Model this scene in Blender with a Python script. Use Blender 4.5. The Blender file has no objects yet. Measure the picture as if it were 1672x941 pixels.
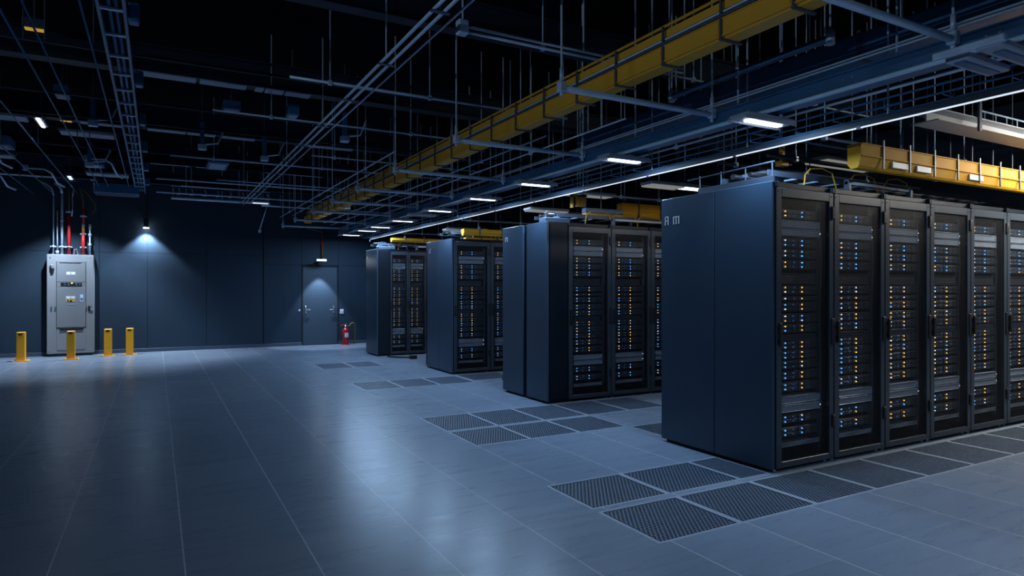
import bpy, math, random
from mathutils import Vector, Matrix
random.seed(7)
scn = bpy.context.scene
COL = scn.collection
PI = math.pi

# ------------------------------------------------------------------ camera
FPX = 1055.0; HORIZ = 471.0
YAW = math.atan(581 / 1055.0)          # camera looks this far to the right of the room's long axis
cam_d = bpy.data.cameras.new('camera')
cam = bpy.data.objects.new('camera', cam_d); COL.objects.link(cam)
cam.location = (0, 0, 1.5)
cam.rotation_euler = (PI / 2, 0, -YAW)
cam_d.sensor_width = 36.0
cam_d.lens = FPX / 1672 * 36.0
cam_d.shift_y = (HORIZ - 470.5) / 1672
cam_d.clip_start = 0.05
scn.camera = cam

# ------------------------------------------------------------------ materials
def base_mat(name):
    m = bpy.data.materials.new(name); m.use_nodes = True
    nt = m.node_tree
    return m, nt, nt.nodes['Principled BSDF'], nt.nodes, nt.links

def paint(name, col, rough=.5, metal=0., var=.12, scale=6., bump=0., bscale=120., spec=.5, stretch=None):
    """painted / metal surface: colour and gloss wander a little with noise"""
    m, nt, b, N, L = base_mat(name)
    tc = N.new('ShaderNodeTexCoord'); src = tc.outputs['Object']
    if stretch:
        mp = N.new('ShaderNodeMapping'); mp.inputs['Scale'].default_value = stretch
        L.new(src, mp.inputs['Vector']); src = mp.outputs['Vector']
    n = N.new('ShaderNodeTexNoise'); n.inputs['Scale'].default_value = scale; n.inputs['Detail'].default_value = 4
    L.new(src, n.inputs['Vector'])
    r = N.new('ShaderNodeMix'); r.data_type = 'RGBA'
    r.inputs['A'].default_value = (*[c * (1 - var) for c in col], 1)
    r.inputs['B'].default_value = (*[min(1, c * (1 + var)) for c in col], 1)
    L.new(n.outputs['Fac'], r.inputs['Factor']); L.new(r.outputs['Result'], b.inputs['Base Color'])
    mr = N.new('ShaderNodeMapRange'); mr.inputs['To Min'].default_value = max(0, rough - .06); mr.inputs['To Max'].default_value = min(1, rough + .06)
    L.new(n.outputs['Fac'], mr.inputs['Value']); L.new(mr.outputs['Result'], b.inputs['Roughness'])
    b.inputs['Metallic'].default_value = metal
    b.inputs['Specular IOR Level'].default_value = spec
    if bump:
        n2 = N.new('ShaderNodeTexNoise'); n2.inputs['Scale'].default_value = bscale; L.new(src, n2.inputs['Vector'])
        bp = N.new('ShaderNodeBump'); bp.inputs['Strength'].default_value = bump; bp.inputs['Distance'].default_value = .002
        L.new(n2.outputs['Fac'], bp.inputs['Height']); L.new(bp.outputs['Normal'], b.inputs['Normal'])
    return m

def glow(name, col, strength):
    m, nt, b, N, L = base_mat(name)
    b.inputs['Base Color'].default_value = (*[c * .3 for c in col], 1)
    b.inputs['Emission Color'].default_value = (*col, 1)
    b.inputs['Emission Strength'].default_value = strength
    b.inputs['Roughness'].default_value = .6; b.inputs['Specular IOR Level'].default_value = .2
    return m

def perforated(name, c_metal, c_hole, pitch, rough=.4):
    """sheet metal face with a stamped pattern of slots"""
    m, nt, b, N, L = base_mat(name)
    tc = N.new('ShaderNodeTexCoord'); mp = N.new('ShaderNodeMapping')
    mp.inputs['Rotation'].default_value = (PI / 2, 0, 0)
    L.new(tc.outputs['Object'], mp.inputs['Vector'])
    br = N.new('ShaderNodeTexBrick')
    br.inputs['Scale'].default_value = 1.0
    br.inputs['Brick Width'].default_value = pitch; br.inputs['Row Height'].default_value = pitch * 1.25
    br.inputs['Mortar Size'].default_value = pitch * .22; br.inputs['Mortar Smooth'].default_value = .3
    br.inputs['Color1'].default_value = (*c_hole, 1); br.inputs['Color2'].default_value = (*[c * 1.6 for c in c_hole], 1)
    br.inputs['Mortar'].default_value = (*c_metal, 1)
    L.new(mp.outputs['Vector'], br.inputs['Vector']); L.new(br.outputs['Color'], b.inputs['Base Color'])
    b.inputs['Roughness'].default_value = rough
    bp = N.new('ShaderNodeBump'); bp.inputs['Strength'].default_value = .5; bp.inputs['Distance'].default_value = .002
    L.new(br.outputs['Fac'], bp.inputs['Height']); L.new(bp.outputs['Normal'], b.inputs['Normal'])
    return m

def floor_mat():
    m, nt, b, N, L = base_mat('floor_panels')
    geo = N.new('ShaderNodeNewGeometry')
    sep = N.new('ShaderNodeSeparateXYZ'); L.new(geo.outputs['Position'], sep.inputs[0])
    def math_(op, a, bb=None, c=None):
        n = N.new('ShaderNodeMath'); n.operation = op
        for i, v in enumerate((a, bb, c)):
            if v is None: continue
            if isinstance(v, (int, float)): n.inputs[i].default_value = v
            else: L.new(v, n.inputs[i])
        return n.outputs[0]
    P = .635
    u = math_('DIVIDE', math_('SUBTRACT', sep.outputs['X'], .135), P)
    v = math_('DIVIDE', math_('SUBTRACT', sep.outputs['Y'], 2.905), P)
    def line(t, half):
        f = math_('FRACT', t)
        d = math_('MINIMUM', f, math_('SUBTRACT', 1.0, f))
        return math_('LESS_THAN', d, half / P)
    lx = line(u, .0040); ly = line(v, .0024)
    # one random tone per panel
    cv = N.new('ShaderNodeCombineXYZ'); L.new(math_('FLOOR', u), cv.inputs[0]); L.new(math_('FLOOR', v), cv.inputs[1])
    wn = N.new('ShaderNodeTexWhiteNoise'); wn.noise_dimensions = '2D'; L.new(cv.outputs[0], wn.inputs['Vector'])
    # long grain across the panels
    cs = N.new('ShaderNodeCombineXYZ')
    L.new(math_('MULTIPLY', sep.outputs['X'], 1.6), cs.inputs[0]); L.new(math_('MULTIPLY', sep.outputs['Y'], 13.), cs.inputs[1])
    L.new(math_('MULTIPLY', wn.outputs['Value'], 9.), cs.inputs[2])
    g = N.new('ShaderNodeTexNoise'); g.inputs['Scale'].default_value = 1.; g.inputs['Detail'].default_value = 6; g.inputs['Roughness'].default_value = .62
    L.new(cs.outputs[0], g.inputs['Vector'])
    fine = N.new('ShaderNodeTexNoise'); fine.inputs['Scale'].default_value = 42.; fine.inputs['Detail'].default_value = 3
    fine.inputs['Distortion'].default_value = .8
    L.new(geo.outputs['Position'], fine.inputs['Vector'])
    t = math_('ADD', math_('MULTIPLY', g.outputs['Fac'], .62), math_('ADD', math_('MULTIPLY', wn.outputs['Value'], .24), math_('MULTIPLY', fine.outputs['Fac'], .30)))
    cr = N.new('ShaderNodeValToRGB')
    cr.color_ramp.elements[0].position = .20; cr.color_ramp.elements[0].color = (.195, .238, .305, 1)
    cr.color_ramp.elements[1].position = 1.0; cr.color_ramp.elements[1].color = (.265, .318, .395, 1)
    L.new(t, cr.inputs[0])
    mx = N.new('ShaderNodeMix'); mx.data_type = 'RGBA'; L.new(lx, mx.inputs['Factor'])
    L.new(cr.outputs[0], mx.inputs['A']); mx.inputs['B'].default_value = (.52, .55, .6, 1)
    my = N.new('ShaderNodeMix'); my.data_type = 'RGBA'; L.new(math_('MULTIPLY', ly, .45), my.inputs['Factor'])
    L.new(mx.outputs['Result'], my.inputs['A']); my.inputs['B'].default_value = (.42, .45, .5, 1)
    L.new(my.outputs['Result'], b.inputs['Base Color'])
    mr = N.new('ShaderNodeMapRange'); mr.inputs['To Min'].default_value = .22; mr.inputs['To Max'].default_value = .35
    L.new(g.outputs['Fac'], mr.inputs['Value']); L.new(mr.outputs['Result'], b.inputs['Roughness'])
    b.inputs['Specular IOR Level'].default_value = .31
    bp = N.new('ShaderNodeBump'); bp.inputs['Strength'].default_value = .045; bp.inputs['Distance'].default_value = .003
    L.new(math_('ADD', g.outputs['Fac'], math_('MULTIPLY', fine.outputs['Fac'], .5)), bp.inputs['Height']); L.new(bp.outputs['Normal'], b.inputs['Normal'])
    return m

M = {}
M['floor'] = floor_mat()
M['void'] = paint('dark_void', (.004, .005, .006), .9)
M['tile'] = paint('perforated_plate', (.10, .13, .175), .45, .0, .15, 9, .1)
M['tile_edge'] = paint('tile_edge_metal', (.34, .39, .46), .4, .0, .1)
M['wall'] = paint('wall_paint', (.023, .041, .064), .6, 0, .1, 1.2, .06, 60, spec=.2)
M['wall_gap'] = paint('wall_gap', (.012, .014, .018), .8)
M['door'] = paint('door_paint', (.036, .060, .090), .5, 0, .06, 2)
M['base'] = paint('baseboard_paint', (.05, .075, .11), .45)
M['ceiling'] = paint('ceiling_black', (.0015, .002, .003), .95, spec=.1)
M['rack'] = paint('rack_black', (.006, .011, .018), .42, 0, .15, 4, .05, 200, spec=.3)
M['panel'] = paint('rack_side_panel', (.042, .076, .122), .34, 0, .07, 2.5, .05, 260, spec=.6)
M['doorframe'] = paint('rack_door_frame', (.042, .054, .070), .36, .0, .1, 5, .04, 240)
M['mesh'] = paint('rack_door_mesh', (.019, .021, .025), .42, .1, .1)
M['server'] = paint('server_plastic', (.030, .042, .062), .4, 0, .2, 18)
M['bay'] = paint('server_drive_bay', (.055, .080, .120), .38, 0, .25, 40)
M['vent'] = perforated('server_vent', (.055, .065, .082), (.004, .005, .006), .012)
M['switch'] = perforated('switch_front', (.52, .62, .76), (.14, .18, .24), .011)
M['switch_lip'] = paint('switch_lip', (.52, .60, .72), .35, .1)
M['shelf'] = perforated('shelf_mesh', (.50, .57, .68), (.05, .06, .075), .016)
M['chrome'] = paint('bright_metal', (.55, .58, .62), .28, .8)
M['steel'] = paint('galvanized_steel', (.55, .70, .92), .32, .15, .18, 9)
M['dsteel'] = paint('dark_steel', (.075, .098, .135), .42, .1, .2, 6)
M['beam'] = paint('blue_grey_beam', (.045, .15, .30), .40, .1, .18, 3)
M['edge'] = paint('edge_pipe_metal', (.50, .76, 1.0), .25, .0, .1, 3, spec=.8)
M['grey'] = paint('luminaire_grey', (.38, .44, .54), .45)
M['housing'] = paint('strip_housing', (.035, .047, .066), .6, 0, .15, spec=.25)
M['white'] = paint('white_metal', (.66, .67, .68), .42, 0, .08)
M['yellow'] = paint('yellow_tray', (.80, .40, .035), .42, 0, .10, 4, spec=.5)
M['trough'] = paint('yellow_trough', (.78, .40, .035), .6, 0, .10, 4, spec=.12)
M['ycable'] = paint('yellow_cable', (.82, .42, .03), .5)
M['bollard'] = paint('bollard_yellow', (.95, .42, .01), .42, 0, .1, 8)
M['black'] = paint('black_rubber', (.012, .012, .014), .55)
M['cabinet'] = paint('cabinet_grey', (.27, .285, .305), .48, 0, .08, 5, .05, 150)
M['cab_in'] = paint('cabinet_panel_grey', (.225, .24, .26), .48, 0, .08, 5)
M['slot'] = paint('dark_slot', (.01, .012, .016), .5)
M['paper'] = paint('label_white', (.8, .8, .78), .6, 0, .04)
M['amberlabel'] = paint('label_amber', (.75, .42, .06), .5)
M['red'] = paint('red_conduit', (.52, .02, .022), .4)
M['redext'] = paint('extinguisher_red', (.5, .012, .015), .28, 0, .06)
M['brown'] = paint('brown_cable', (.22, .12, .03), .55)
M['ring'] = paint('floor_trim', (.4, .42, .46), .5)
M['lamp'] = glow('lamp_white', (.86, .94, 1.0), 7.)
M['lampw'] = glow('lamp_neutral', (1.0, .98, .93), 5.)
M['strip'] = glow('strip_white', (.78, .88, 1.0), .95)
M['exit'] = glow('exit_lamp', (.80, .92, 1.0), 26.)
M['led_blue'] = glow('led_blue', (.10, .42, 1.0), 2.2)
M['led_amber'] = glow('led_amber', (1.0, .52, .09), 1.9)
M['led_white'] = glow('led_white', (.85, .88, .95), 1.5)
M['amberwin'] = glow('amber_window', (1.0, .58, .06), .42)
M['led_dim'] = glow('led_dim_blue', (.06, .20, .55), .5)

# ------------------------------------------------------------------ mesh building
class MB:
    def __init__(s): s.v = []; s.f = []; s.m = []; s.s = []
    def face(s, idx, m=0, sm=False): s.f.append(idx); s.m.append(m); s.s.append(sm)
    def box(s, x0, x1, y0, y1, z0, z1, m=0, bev=0.):
        if bev:
            return s.bbox(x0, x1, y0, y1, z0, z1, m, bev)
        o = len(s.v)
        s.v += [(x0,y0,z0),(x1,y0,z0),(x1,y1,z0),(x0,y1,z0),(x0,y0,z1),(x1,y0,z1),(x1,y1,z1),(x0,y1,z1)]
        for q in ((0,3,2,1),(4,5,6,7),(0,1,5,4),(1,2,6,5),(2,3,7,6),(3,0,4,7)): s.face([o+i for i in q], m)
        return s
    def bbox(s, x0, x1, y0, y1, z0, z1, m, b):
        """box with chamfered edges"""
        o = len(s.v); xs = (x0, x1); ys = (y0, y1); zs = (z0, z1); idx = {}
        for i in (0,1):
            for j in (0,1):
                for k in (0,1):
                    X, Y, Z = xs[i], ys[j], zs[k]; bx = b if i == 0 else -b; by = b if j == 0 else -b; bz = b if k == 0 else -b
                    for ax, p in enumerate(((X, Y+by, Z+bz), (X+bx, Y, Z+bz), (X+bx, Y+by, Z))):
                        idx[i,j,k,ax] = len(s.v); s.v.append(p)
        def q(*ks): s.face([idx[k] for k in ks], m)
        for i in (0,1):
            a = [(i,0,0,0),(i,1,0,0),(i,1,1,0),(i,0,1,0)]; q(*(a if i else a[::-1]))
            a = [(0,i,0,1),(1,i,0,1),(1,i,1,1),(0,i,1,1)]; q(*(a[::-1] if i else a))
            a = [(0,0,i,2),(1,0,i,2),(1,1,i,2),(0,1,i,2)]; q(*(a if i else a[::-1]))
        for j in (0,1):
            for k in (0,1):
                a = [(0,j,k,1),(1,j,k,1),(1,j,k,2),(0,j,k,2)]; q(*(a if (j != k) else a[::-1]))
                a = [(j,0,k,0),(j,1,k,0),(j,1,k,2),(j,0,k,2)]; q(*(a[::-1] if (j != k) else a))
                a = [(j,k,0,0),(j,k,1,0),(j,k,1,1),(j,k,0,1)]; q(*(a if (j != k) else a[::-1]))
        for i in (0,1):
            for j in (0,1):
                for k in (0,1):
                    t = [(i,j,k,0),(i,j,k,1),(i,j,k,2)]; q(*(t if (i+j+k) % 2 else t[::-1]))
        return s
    def tube(s, p, q, r, n=8, m=0, r2=None):
        return s.path([p, q], r, n, m, r2=r2)
    def path(s, pts, r, n=8, m=0, r2=None, caps=True):
        pts = [Vector(p) for p in pts]; o = len(s.v); k = len(pts)
        up = None
        for i, p in enumerate(pts):
            d = ((pts[min(i+1, k-1)] - p).normalized() + (p - pts[max(i-1, 0)]).normalized())
            d = d.normalized() if d.length > 1e-9 else Vector((0,0,1))
            if up is None: up = Vector((0,0,1)) if abs(d.z) < .9 else Vector((1,0,0))
            a = d.cross(up).normalized(); up = a.cross(d).normalized()
            rr = r if (r2 is None or k < 2) else r + (r2 - r) * i / (k - 1)
            for j in range(n):
                t = 2 * PI * j / n; s.v.append(tuple(p + (a * math.cos(t) + up * math.sin(t)) * rr))
        for i in range(k - 1):
            for j in range(n):
                s.face([o+i*n+j, o+i*n+(j+1) % n, o+(i+1)*n+(j+1) % n, o+(i+1)*n+j], m, n > 6)
        if caps:
            s.face([o+j for j in range(n)][::-1], m); s.face([o+(k-1)*n+j for j in range(n)], m)
        return s
    def lathe(s, prof, cx, cy, n=24, m=0):
        o = len(s.v)
        for r, z in prof:
            for j in range(n): s.v.append((cx + r * math.cos(2*PI*j/n), cy + r * math.sin(2*PI*j/n), z))
        for i in range(len(prof) - 1):
            for j in range(n):
                s.face([o+i*n+j, o+i*n+(j+1) % n, o+(i+1)*n+(j+1) % n, o+(i+1)*n+j], m, True)
        s.face([o+j for j in range(n)][::-1], m); s.face([o+(len(prof)-1)*n+j for j in range(n)], m)
        return s
    def prism(s, poly, axis, a0, a1, m=0, caps=True, closed=True):
        """poly: 2-D outline; axis 'x' (poly=(y,z)) or 'y' (poly=(x,z)); extruded a0..a1"""
        o = len(s.v); n = len(poly)
        for a in (a0, a1):
            for p, z in poly: s.v.append((a, p, z) if axis == 'x' else (p, a, z))
        for j in range(n if closed else n - 1): s.face([o+j, o+(j+1) % n, o+n+(j+1) % n, o+n+j], m)
        if caps and closed: s.face(list(range(o, o+n))[::-1], m); s.face(list(range(o+n, o+2*n)), m)
        return s
    def mesh(s, name, mats):
        me = bpy.data.meshes.new(name)
        me.from_pydata(s.v, [], s.f)
        for k in (mats if isinstance(mats, (list, tuple)) else [mats]): me.materials.append(M[k])
        me.polygons.foreach_set('material_index', s.m); me.polygons.foreach_set('use_smooth', s.s)
        me.update()
        return me
    def build(s, name, mats, parent=None, loc=None, label=None):
        return link(name, s.mesh(name, mats), parent, loc, label)

def link(name, me, parent=None, loc=None, label=None):
    o = bpy.data.objects.new(name, me); COL.objects.link(o)
    if parent: o.parent = parent
    if loc: o.location = loc
    if label: o['label'] = label
    return o
def tag(o, label, cat, group=None):
    o['label'] = label; o['category'] = cat
    if group: o['group'] = group
    return o
def thing(name, label, cat, loc=(0,0,0), rz=0, group=None):
    o = bpy.data.objects.new(name, None); COL.objects.link(o)
    o.empty_display_size = .1
    o.location = loc; o.rotation_euler = (0, 0, rz)
    return tag(o, label, cat, group)
def struct(o): o['kind'] = 'structure'; return o
def area(name, parent, loc, sx, sy, power, col, rot=(0,0,0), spread=PI):
    l = bpy.data.lights.new(name, 'AREA'); l.shape = 'RECTANGLE'; l.size = sx; l.size_y = sy
    l.energy = power; l.color = col; l.spread = spread
    o = bpy.data.objects.new(name, l); COL.objects.link(o); o.parent = parent; o.location = loc; o.rotation_euler = rot
    return o
def spot(name, parent, loc, power, col, angle, blend, target, radius=.02):
    l = bpy.data.lights.new(name, 'SPOT'); l.energy = power; l.color = col; l.spot_size = angle; l.spot_blend = blend; l.shadow_soft_size = radius
    o = bpy.data.objects.new(name, l); COL.objects.link(o); o.parent = parent; o.location = loc
    d = Vector(target) - Vector(loc); o.rotation_euler = d.to_track_quat('-Z', 'Y').to_euler()
    return o
ORD = ['first','second','third','fourth','fifth','sixth','seventh','eighth','ninth','tenth','eleventh','twelfth','thirteenth','fourteenth','fifteenth','sixteenth','seventeenth','eighteenth','nineteenth','twentieth',
       'twenty-first','twenty-second','twenty-third','twenty-fourth','twenty-fifth','twenty-sixth','twenty-seventh','twenty-eighth','twenty-ninth','thirtieth']
COOL = (.42, .66, 1.0); SPOTC = (.64, .80, 1.0); NEUT = (1.0, .96, .88)

# ------------------------------------------------------------------ perforated floor tiles (rectangles cut out of the floor)
XA = [2.59, 3.28, 4.03, 4.72, 5.41, 6.10, 6.79, 7.48, 8.17, 8.86]
TILES = []   # (x0,x1,y0,y1, label)
for i in range(9):
    TILES.append((XA[i] if i < 1 else XA[i], XA[i+1], 2.905, 3.515, 'perforated floor tile, %s from the left in the strip along the front rack row' % ORD[i]))
TILES.append((2.59, 3.28, 3.575, 4.165, 'perforated floor tile at the outer far corner of the nearest grille patch'))
TILES.append((3.28, 4.03, 3.575, 4.165, 'perforated floor tile between the nearest patch corner and the front row end panel'))
TILES.append((4.03, 4.352, 3.575, 4.165, 'narrow cut perforated floor tile against the front row end panel'))
XB = [2.665, 3.275, 3.87, 4.48, 5.10, 5.72, 6.34]
for i in range(3):
    TILES.append((XB[i], XB[i+1], 5.55, 6.22, 'perforated floor tile, %s from the left in the near line before the second rack row' % ORD[i]))
for i in range(5):
    TILES.append((XB[i], XB[i+1], 6.26, 7.06, 'perforated floor tile, %s from the left in the line touching the second rack row' % ORD[i]))
TILES.append((4.50, 5.10, 4.93, 5.52, 'perforated floor tile just behind the front rack row end panel'))
XC = [2.69, 3.28, 3.88, 4.48]
for i in range(3):
    TILES.append((XC[i], XC[i+1], 9.34, 10.18, 'perforated floor tile, %s from the left in the line before the third rack row' % ORD[i]))
TILES.append((4.52, 5.35, 9.50, 10.25, 'perforated floor tile against the doors of the third rack row'))
TILES.append((2.71, 3.29, 12.15, 13.05, 'perforated floor tile, outer one of the pair before the farthest rack row'))
TILES.append((3.31, 3.85, 12.15, 13.05, 'perforated floor tile, inner one of the pair before the farthest rack row'))

def build_floor():
    FX0, FX1, FY0, FY1 = -9., 13., -5., 17.5
    xs = sorted({FX0, FX1} | {t[0] for t in TILES} | {t[1] for t in TILES})
    ys = sorted({FY0, FY1} | {t[2] for t in TILES} | {t[3] for t in TILES})
    b = MB()
    for i in range(len(xs) - 1):
        for j in range(len(ys) - 1):
            cx, cy = (xs[i] + xs[i+1]) / 2, (ys[j] + ys[j+1]) / 2
            if any(t[0] < cx < t[1] and t[2] < cy < t[3] for t in TILES): continue
            o = len(b.v); b.v += [(xs[i],ys[j],0),(xs[i+1],ys[j],0),(xs[i+1],ys[j+1],0),(xs[i],ys[j+1],0)]
            b.face([o,o+1,o+2,o+3])
    # the plenum underneath
    o = len(b.v); z = -.16; b.v += [(FX0,FY0,z),(FX1,FY0,z),(FX1,FY1,z),(FX0,FY1,z)]; b.face([o,o+1,o+2,o+3], 1)
    for (x0,x1,y0,y1,_) in TILES:
        o = len(b.v); b.v += [(x0,y0,0),(x1,y0,0),(x1,y1,0),(x0,y1,0),(x0,y0,z),(x1,y0,z),(x1,y1,z),(x0,y1,z)]
        for q in ((0,1,5,4),(1,2,6,5),(2,3,7,6),(3,0,4,7)): b.face([o+k for k in q], 1)
    struct(b.build('floor', ['floor', 'void']))
build_floor()

def perf_mesh():
    """0.62 m square plate full of round holes, real openings, 12 mm thick, origin in its middle"""
    b = MB(); S = .62; pitch = .0285; r = .0098; rows = pitch * math.sqrt(3) / 2; R = pitch / math.sqrt(3); e = .016; zt, zb = -.0015, -.014
    seen = {}
    def ov(x, y):
        k = (round(x, 4), round(y, 4))
        if k not in seen: seen[k] = len(b.v); b.v.append((x, y, zt))
        return seen[k]
    h = S / 2 - e; j = 0; y = -h + R
    while y < h - R * .6:
        x = -h + pitch / 2 + (pitch / 2 if j % 2 else 0)
        while x < h - pitch * .45:
            out = []
            for k in range(6):
                a0 = PI / 6 + k * PI / 3; a1 = a0 + PI / 3
                p0 = (x + R * math.cos(a0), y + R * math.sin(a0)); p1 = (x + R * math.cos(a1), y + R * math.sin(a1))
                out.append(ov(*p0)); out.append(ov((p0[0] + p1[0]) / 2, (p0[1] + p1[1]) / 2))
            o = len(b.v)
            for k in range(12):
                a = PI / 6 + k * PI / 6; b.v.append((x + r * math.cos(a), y + r * math.sin(a), zt))
            for k in range(12):
                a = PI / 6 + k * PI / 6; b.v.append((x + r * math.cos(a), y + r * math.sin(a), zb))
            for k in range(12):
                k2 = (k + 1) % 12
                b.face([out[k], out[k2], o+k2, o+k]); b.face([o+k, o+k2, o+12+k2, o+12+k])
            x += pitch
        y += rows; j += 1
    me1 = b.mesh('perforated_plate', 'tile')
    f = MB(); g = S / 2; i_ = g - e - .004
    f.box(-g, g, -g, -i_, zb, 0); f.box(-g, g, i_, g, zb, 0); f.box(-g, -i_, -i_, i_, zb, 0); f.box(i_, g, -i_, i_, zb, 0)
    return me1, f.mesh('tile_rim', 'tile_edge')
PM, PF = perf_mesh()
for (x0,x1,y0,y1,lab) in TILES:
    t = thing('perforated_floor_tile', lab, 'floor tile', ((x0+x1)/2, (y0+y1)/2, 0), 0, 'perforated floor tiles')
    sx, sy = (x1 - x0) / .62, (y1 - y0) / .62
    for nm, me in (('plate', PM), ('rim', PF)):
        o = link(nm, me, t); o.scale = (sx, sy, 1)

# ------------------------------------------------------------------ room shell
WY = 17.5; CZ = 4.7
b = MB()
b.box(-9, 13, WY + .02, WY + .2, 0, CZ, 1)
seams = [-9, -4.3, -1.14, -.18, 1.08, 2.395, 3.345, 4.30, 5.6, 7.0, 9.0, 13]
for i in range(len(seams) - 1):
    a, c = seams[i], seams[i+1]; g = .014 if abs(a - 2.395) < .01 else .004; g2 = .014 if abs(c - 2.395) < .01 else .004
    hz = 2.115 if a > 2.3 else 2.33
    z0 = 2.115 if (3.3 < a < 3.4) else 0
    if z0 == 0: b.box(a + g, c - g2, WY, WY + .03, 0, hz - .003)
    b.box(a + g, c - g2, WY, WY + .03, hz + .003, CZ)
struct(b.build('wall_back', ['wall', 'wall_gap']))
b = MB(); b.box(-9.2, -9, -5, WY + .2, 0, CZ); struct(b.build('wall_left', 'wall'))
b = MB(); b.box(13, 13.2, -5, WY + .2, 0, CZ); struct(b.build('wall_right', 'wall'))
b = MB(); b.box(-9.2, 13.2, -5.2, -5, 0, CZ); struct(b.build('wall_front', 'wall'))
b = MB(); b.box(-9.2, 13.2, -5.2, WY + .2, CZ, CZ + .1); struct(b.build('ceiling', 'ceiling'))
b = MB()
for a, c in ((-9, 3.345), (4.30, 13)): b.box(a, c, WY - .016, WY, 0, .085, 0, .004)
struct(b.build('baseboard_back', 'base'))
# door
b = MB(); b.box(3.375, 4.268, WY + .005, WY + .03, .012, 2.065, 0, .003)
dr = struct(b.build('door_1', 'door'))
b = MB(); b.box(3.350, 3.370, WY - .012, WY + .03, 0, 2.11); b.box(4.273, 4.296, WY - .012, WY + .03, 0, 2.11); b.box(3.350, 4.296, WY - .012, WY + .03, 2.072, 2.112)
struct(b.build('door_frame', 'wall_gap', dr))
for x, s in ((3.445, 1), (4.175, -1)):
    b = MB(); b.box(x - .022, x + .022, WY - .01, WY + .008, .84, 1.03, 0, .004)
    b.tube((x, WY - .045, .93), (x, WY, .93), .011); b.tube((x, WY - .045, .93), (x + s * .12, WY - .045, .93), .011)
    b.lathe([(.012, .985), (.012, .99)], x, WY - .012, 8)
    b.build('door_handle', 'chrome', dr, label='bright lever door handle')
b = MB(); b.box(3.80, 3.845, WY - .008, WY + .006, 1.985, 2.01, 0, .003); b.build('door_closer', 'dsteel', dr)
# wall switch plate
t = thing('wall_switch', 'small white wall switch plate between the door and the fire extinguisher', 'switch', (4.39, WY, .875))
b = MB(); b.box(-.05, .05, -.012, 0, -.06, .06, 0, .004); b.build('cover_plate', 'paper', t)
for dx in (-.022, .022):
    b = MB(); b.box(dx - .014, dx + .014, -.02, -.012, -.03, .03, 0, .003); b.build('rocker', 'grey', t)
t = thing('wall_socket', 'tiny steel push plate on the wall left of the door', 'plate', (3.28, WY, .92))
b = MB(); b.box(-.02, .02, -.01, 0, -.025, .025, 0, .003); b.build('plate', 'steel', t)
b = MB(); b.tube((0, -.02, 0), (0, -.01, 0), .01); b.build('button', 'paper', t)

# ------------------------------------------------------------------ server racks
RH = 2.37
def hex_sheet(w, h, pitch, wire):
    """honeycomb sheet in the xz plane from (0,0), real openings"""
    b = MB(); R = pitch / math.sqrt(3); rows = pitch * math.sqrt(3) / 2; k_in = 1 - wire / pitch
    seen = {}; j = 0; z = R * .5
    def ov(x, y):
        k = (round(x, 4), round(y, 4))
        if k not in seen: seen[k] = len(b.v); b.v.append((x, 0, y))
        return seen[k]
    while z < h:
        x = pitch / 2 if j % 2 else 0.
        while x < w:
            cs = [(math.cos(PI/6 + k*PI/3) * R, math.sin(PI/6 + k*PI/3) * R) for k in range(6)]
            o = [ov(x + c, z + s_) for c, s_ in cs]; i0 = len(b.v)
            b.v += [(x + c * k_in, 0, z + s_ * k_in) for c, s_ in cs]
            for k in range(6): b.face([o[k], o[(k+1) % 6], i0 + (k+1) % 6, i0 + k])
            x += pitch
        z += rows; j += 1
    return b.mesh('mesh_panel', 'mesh')

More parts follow.
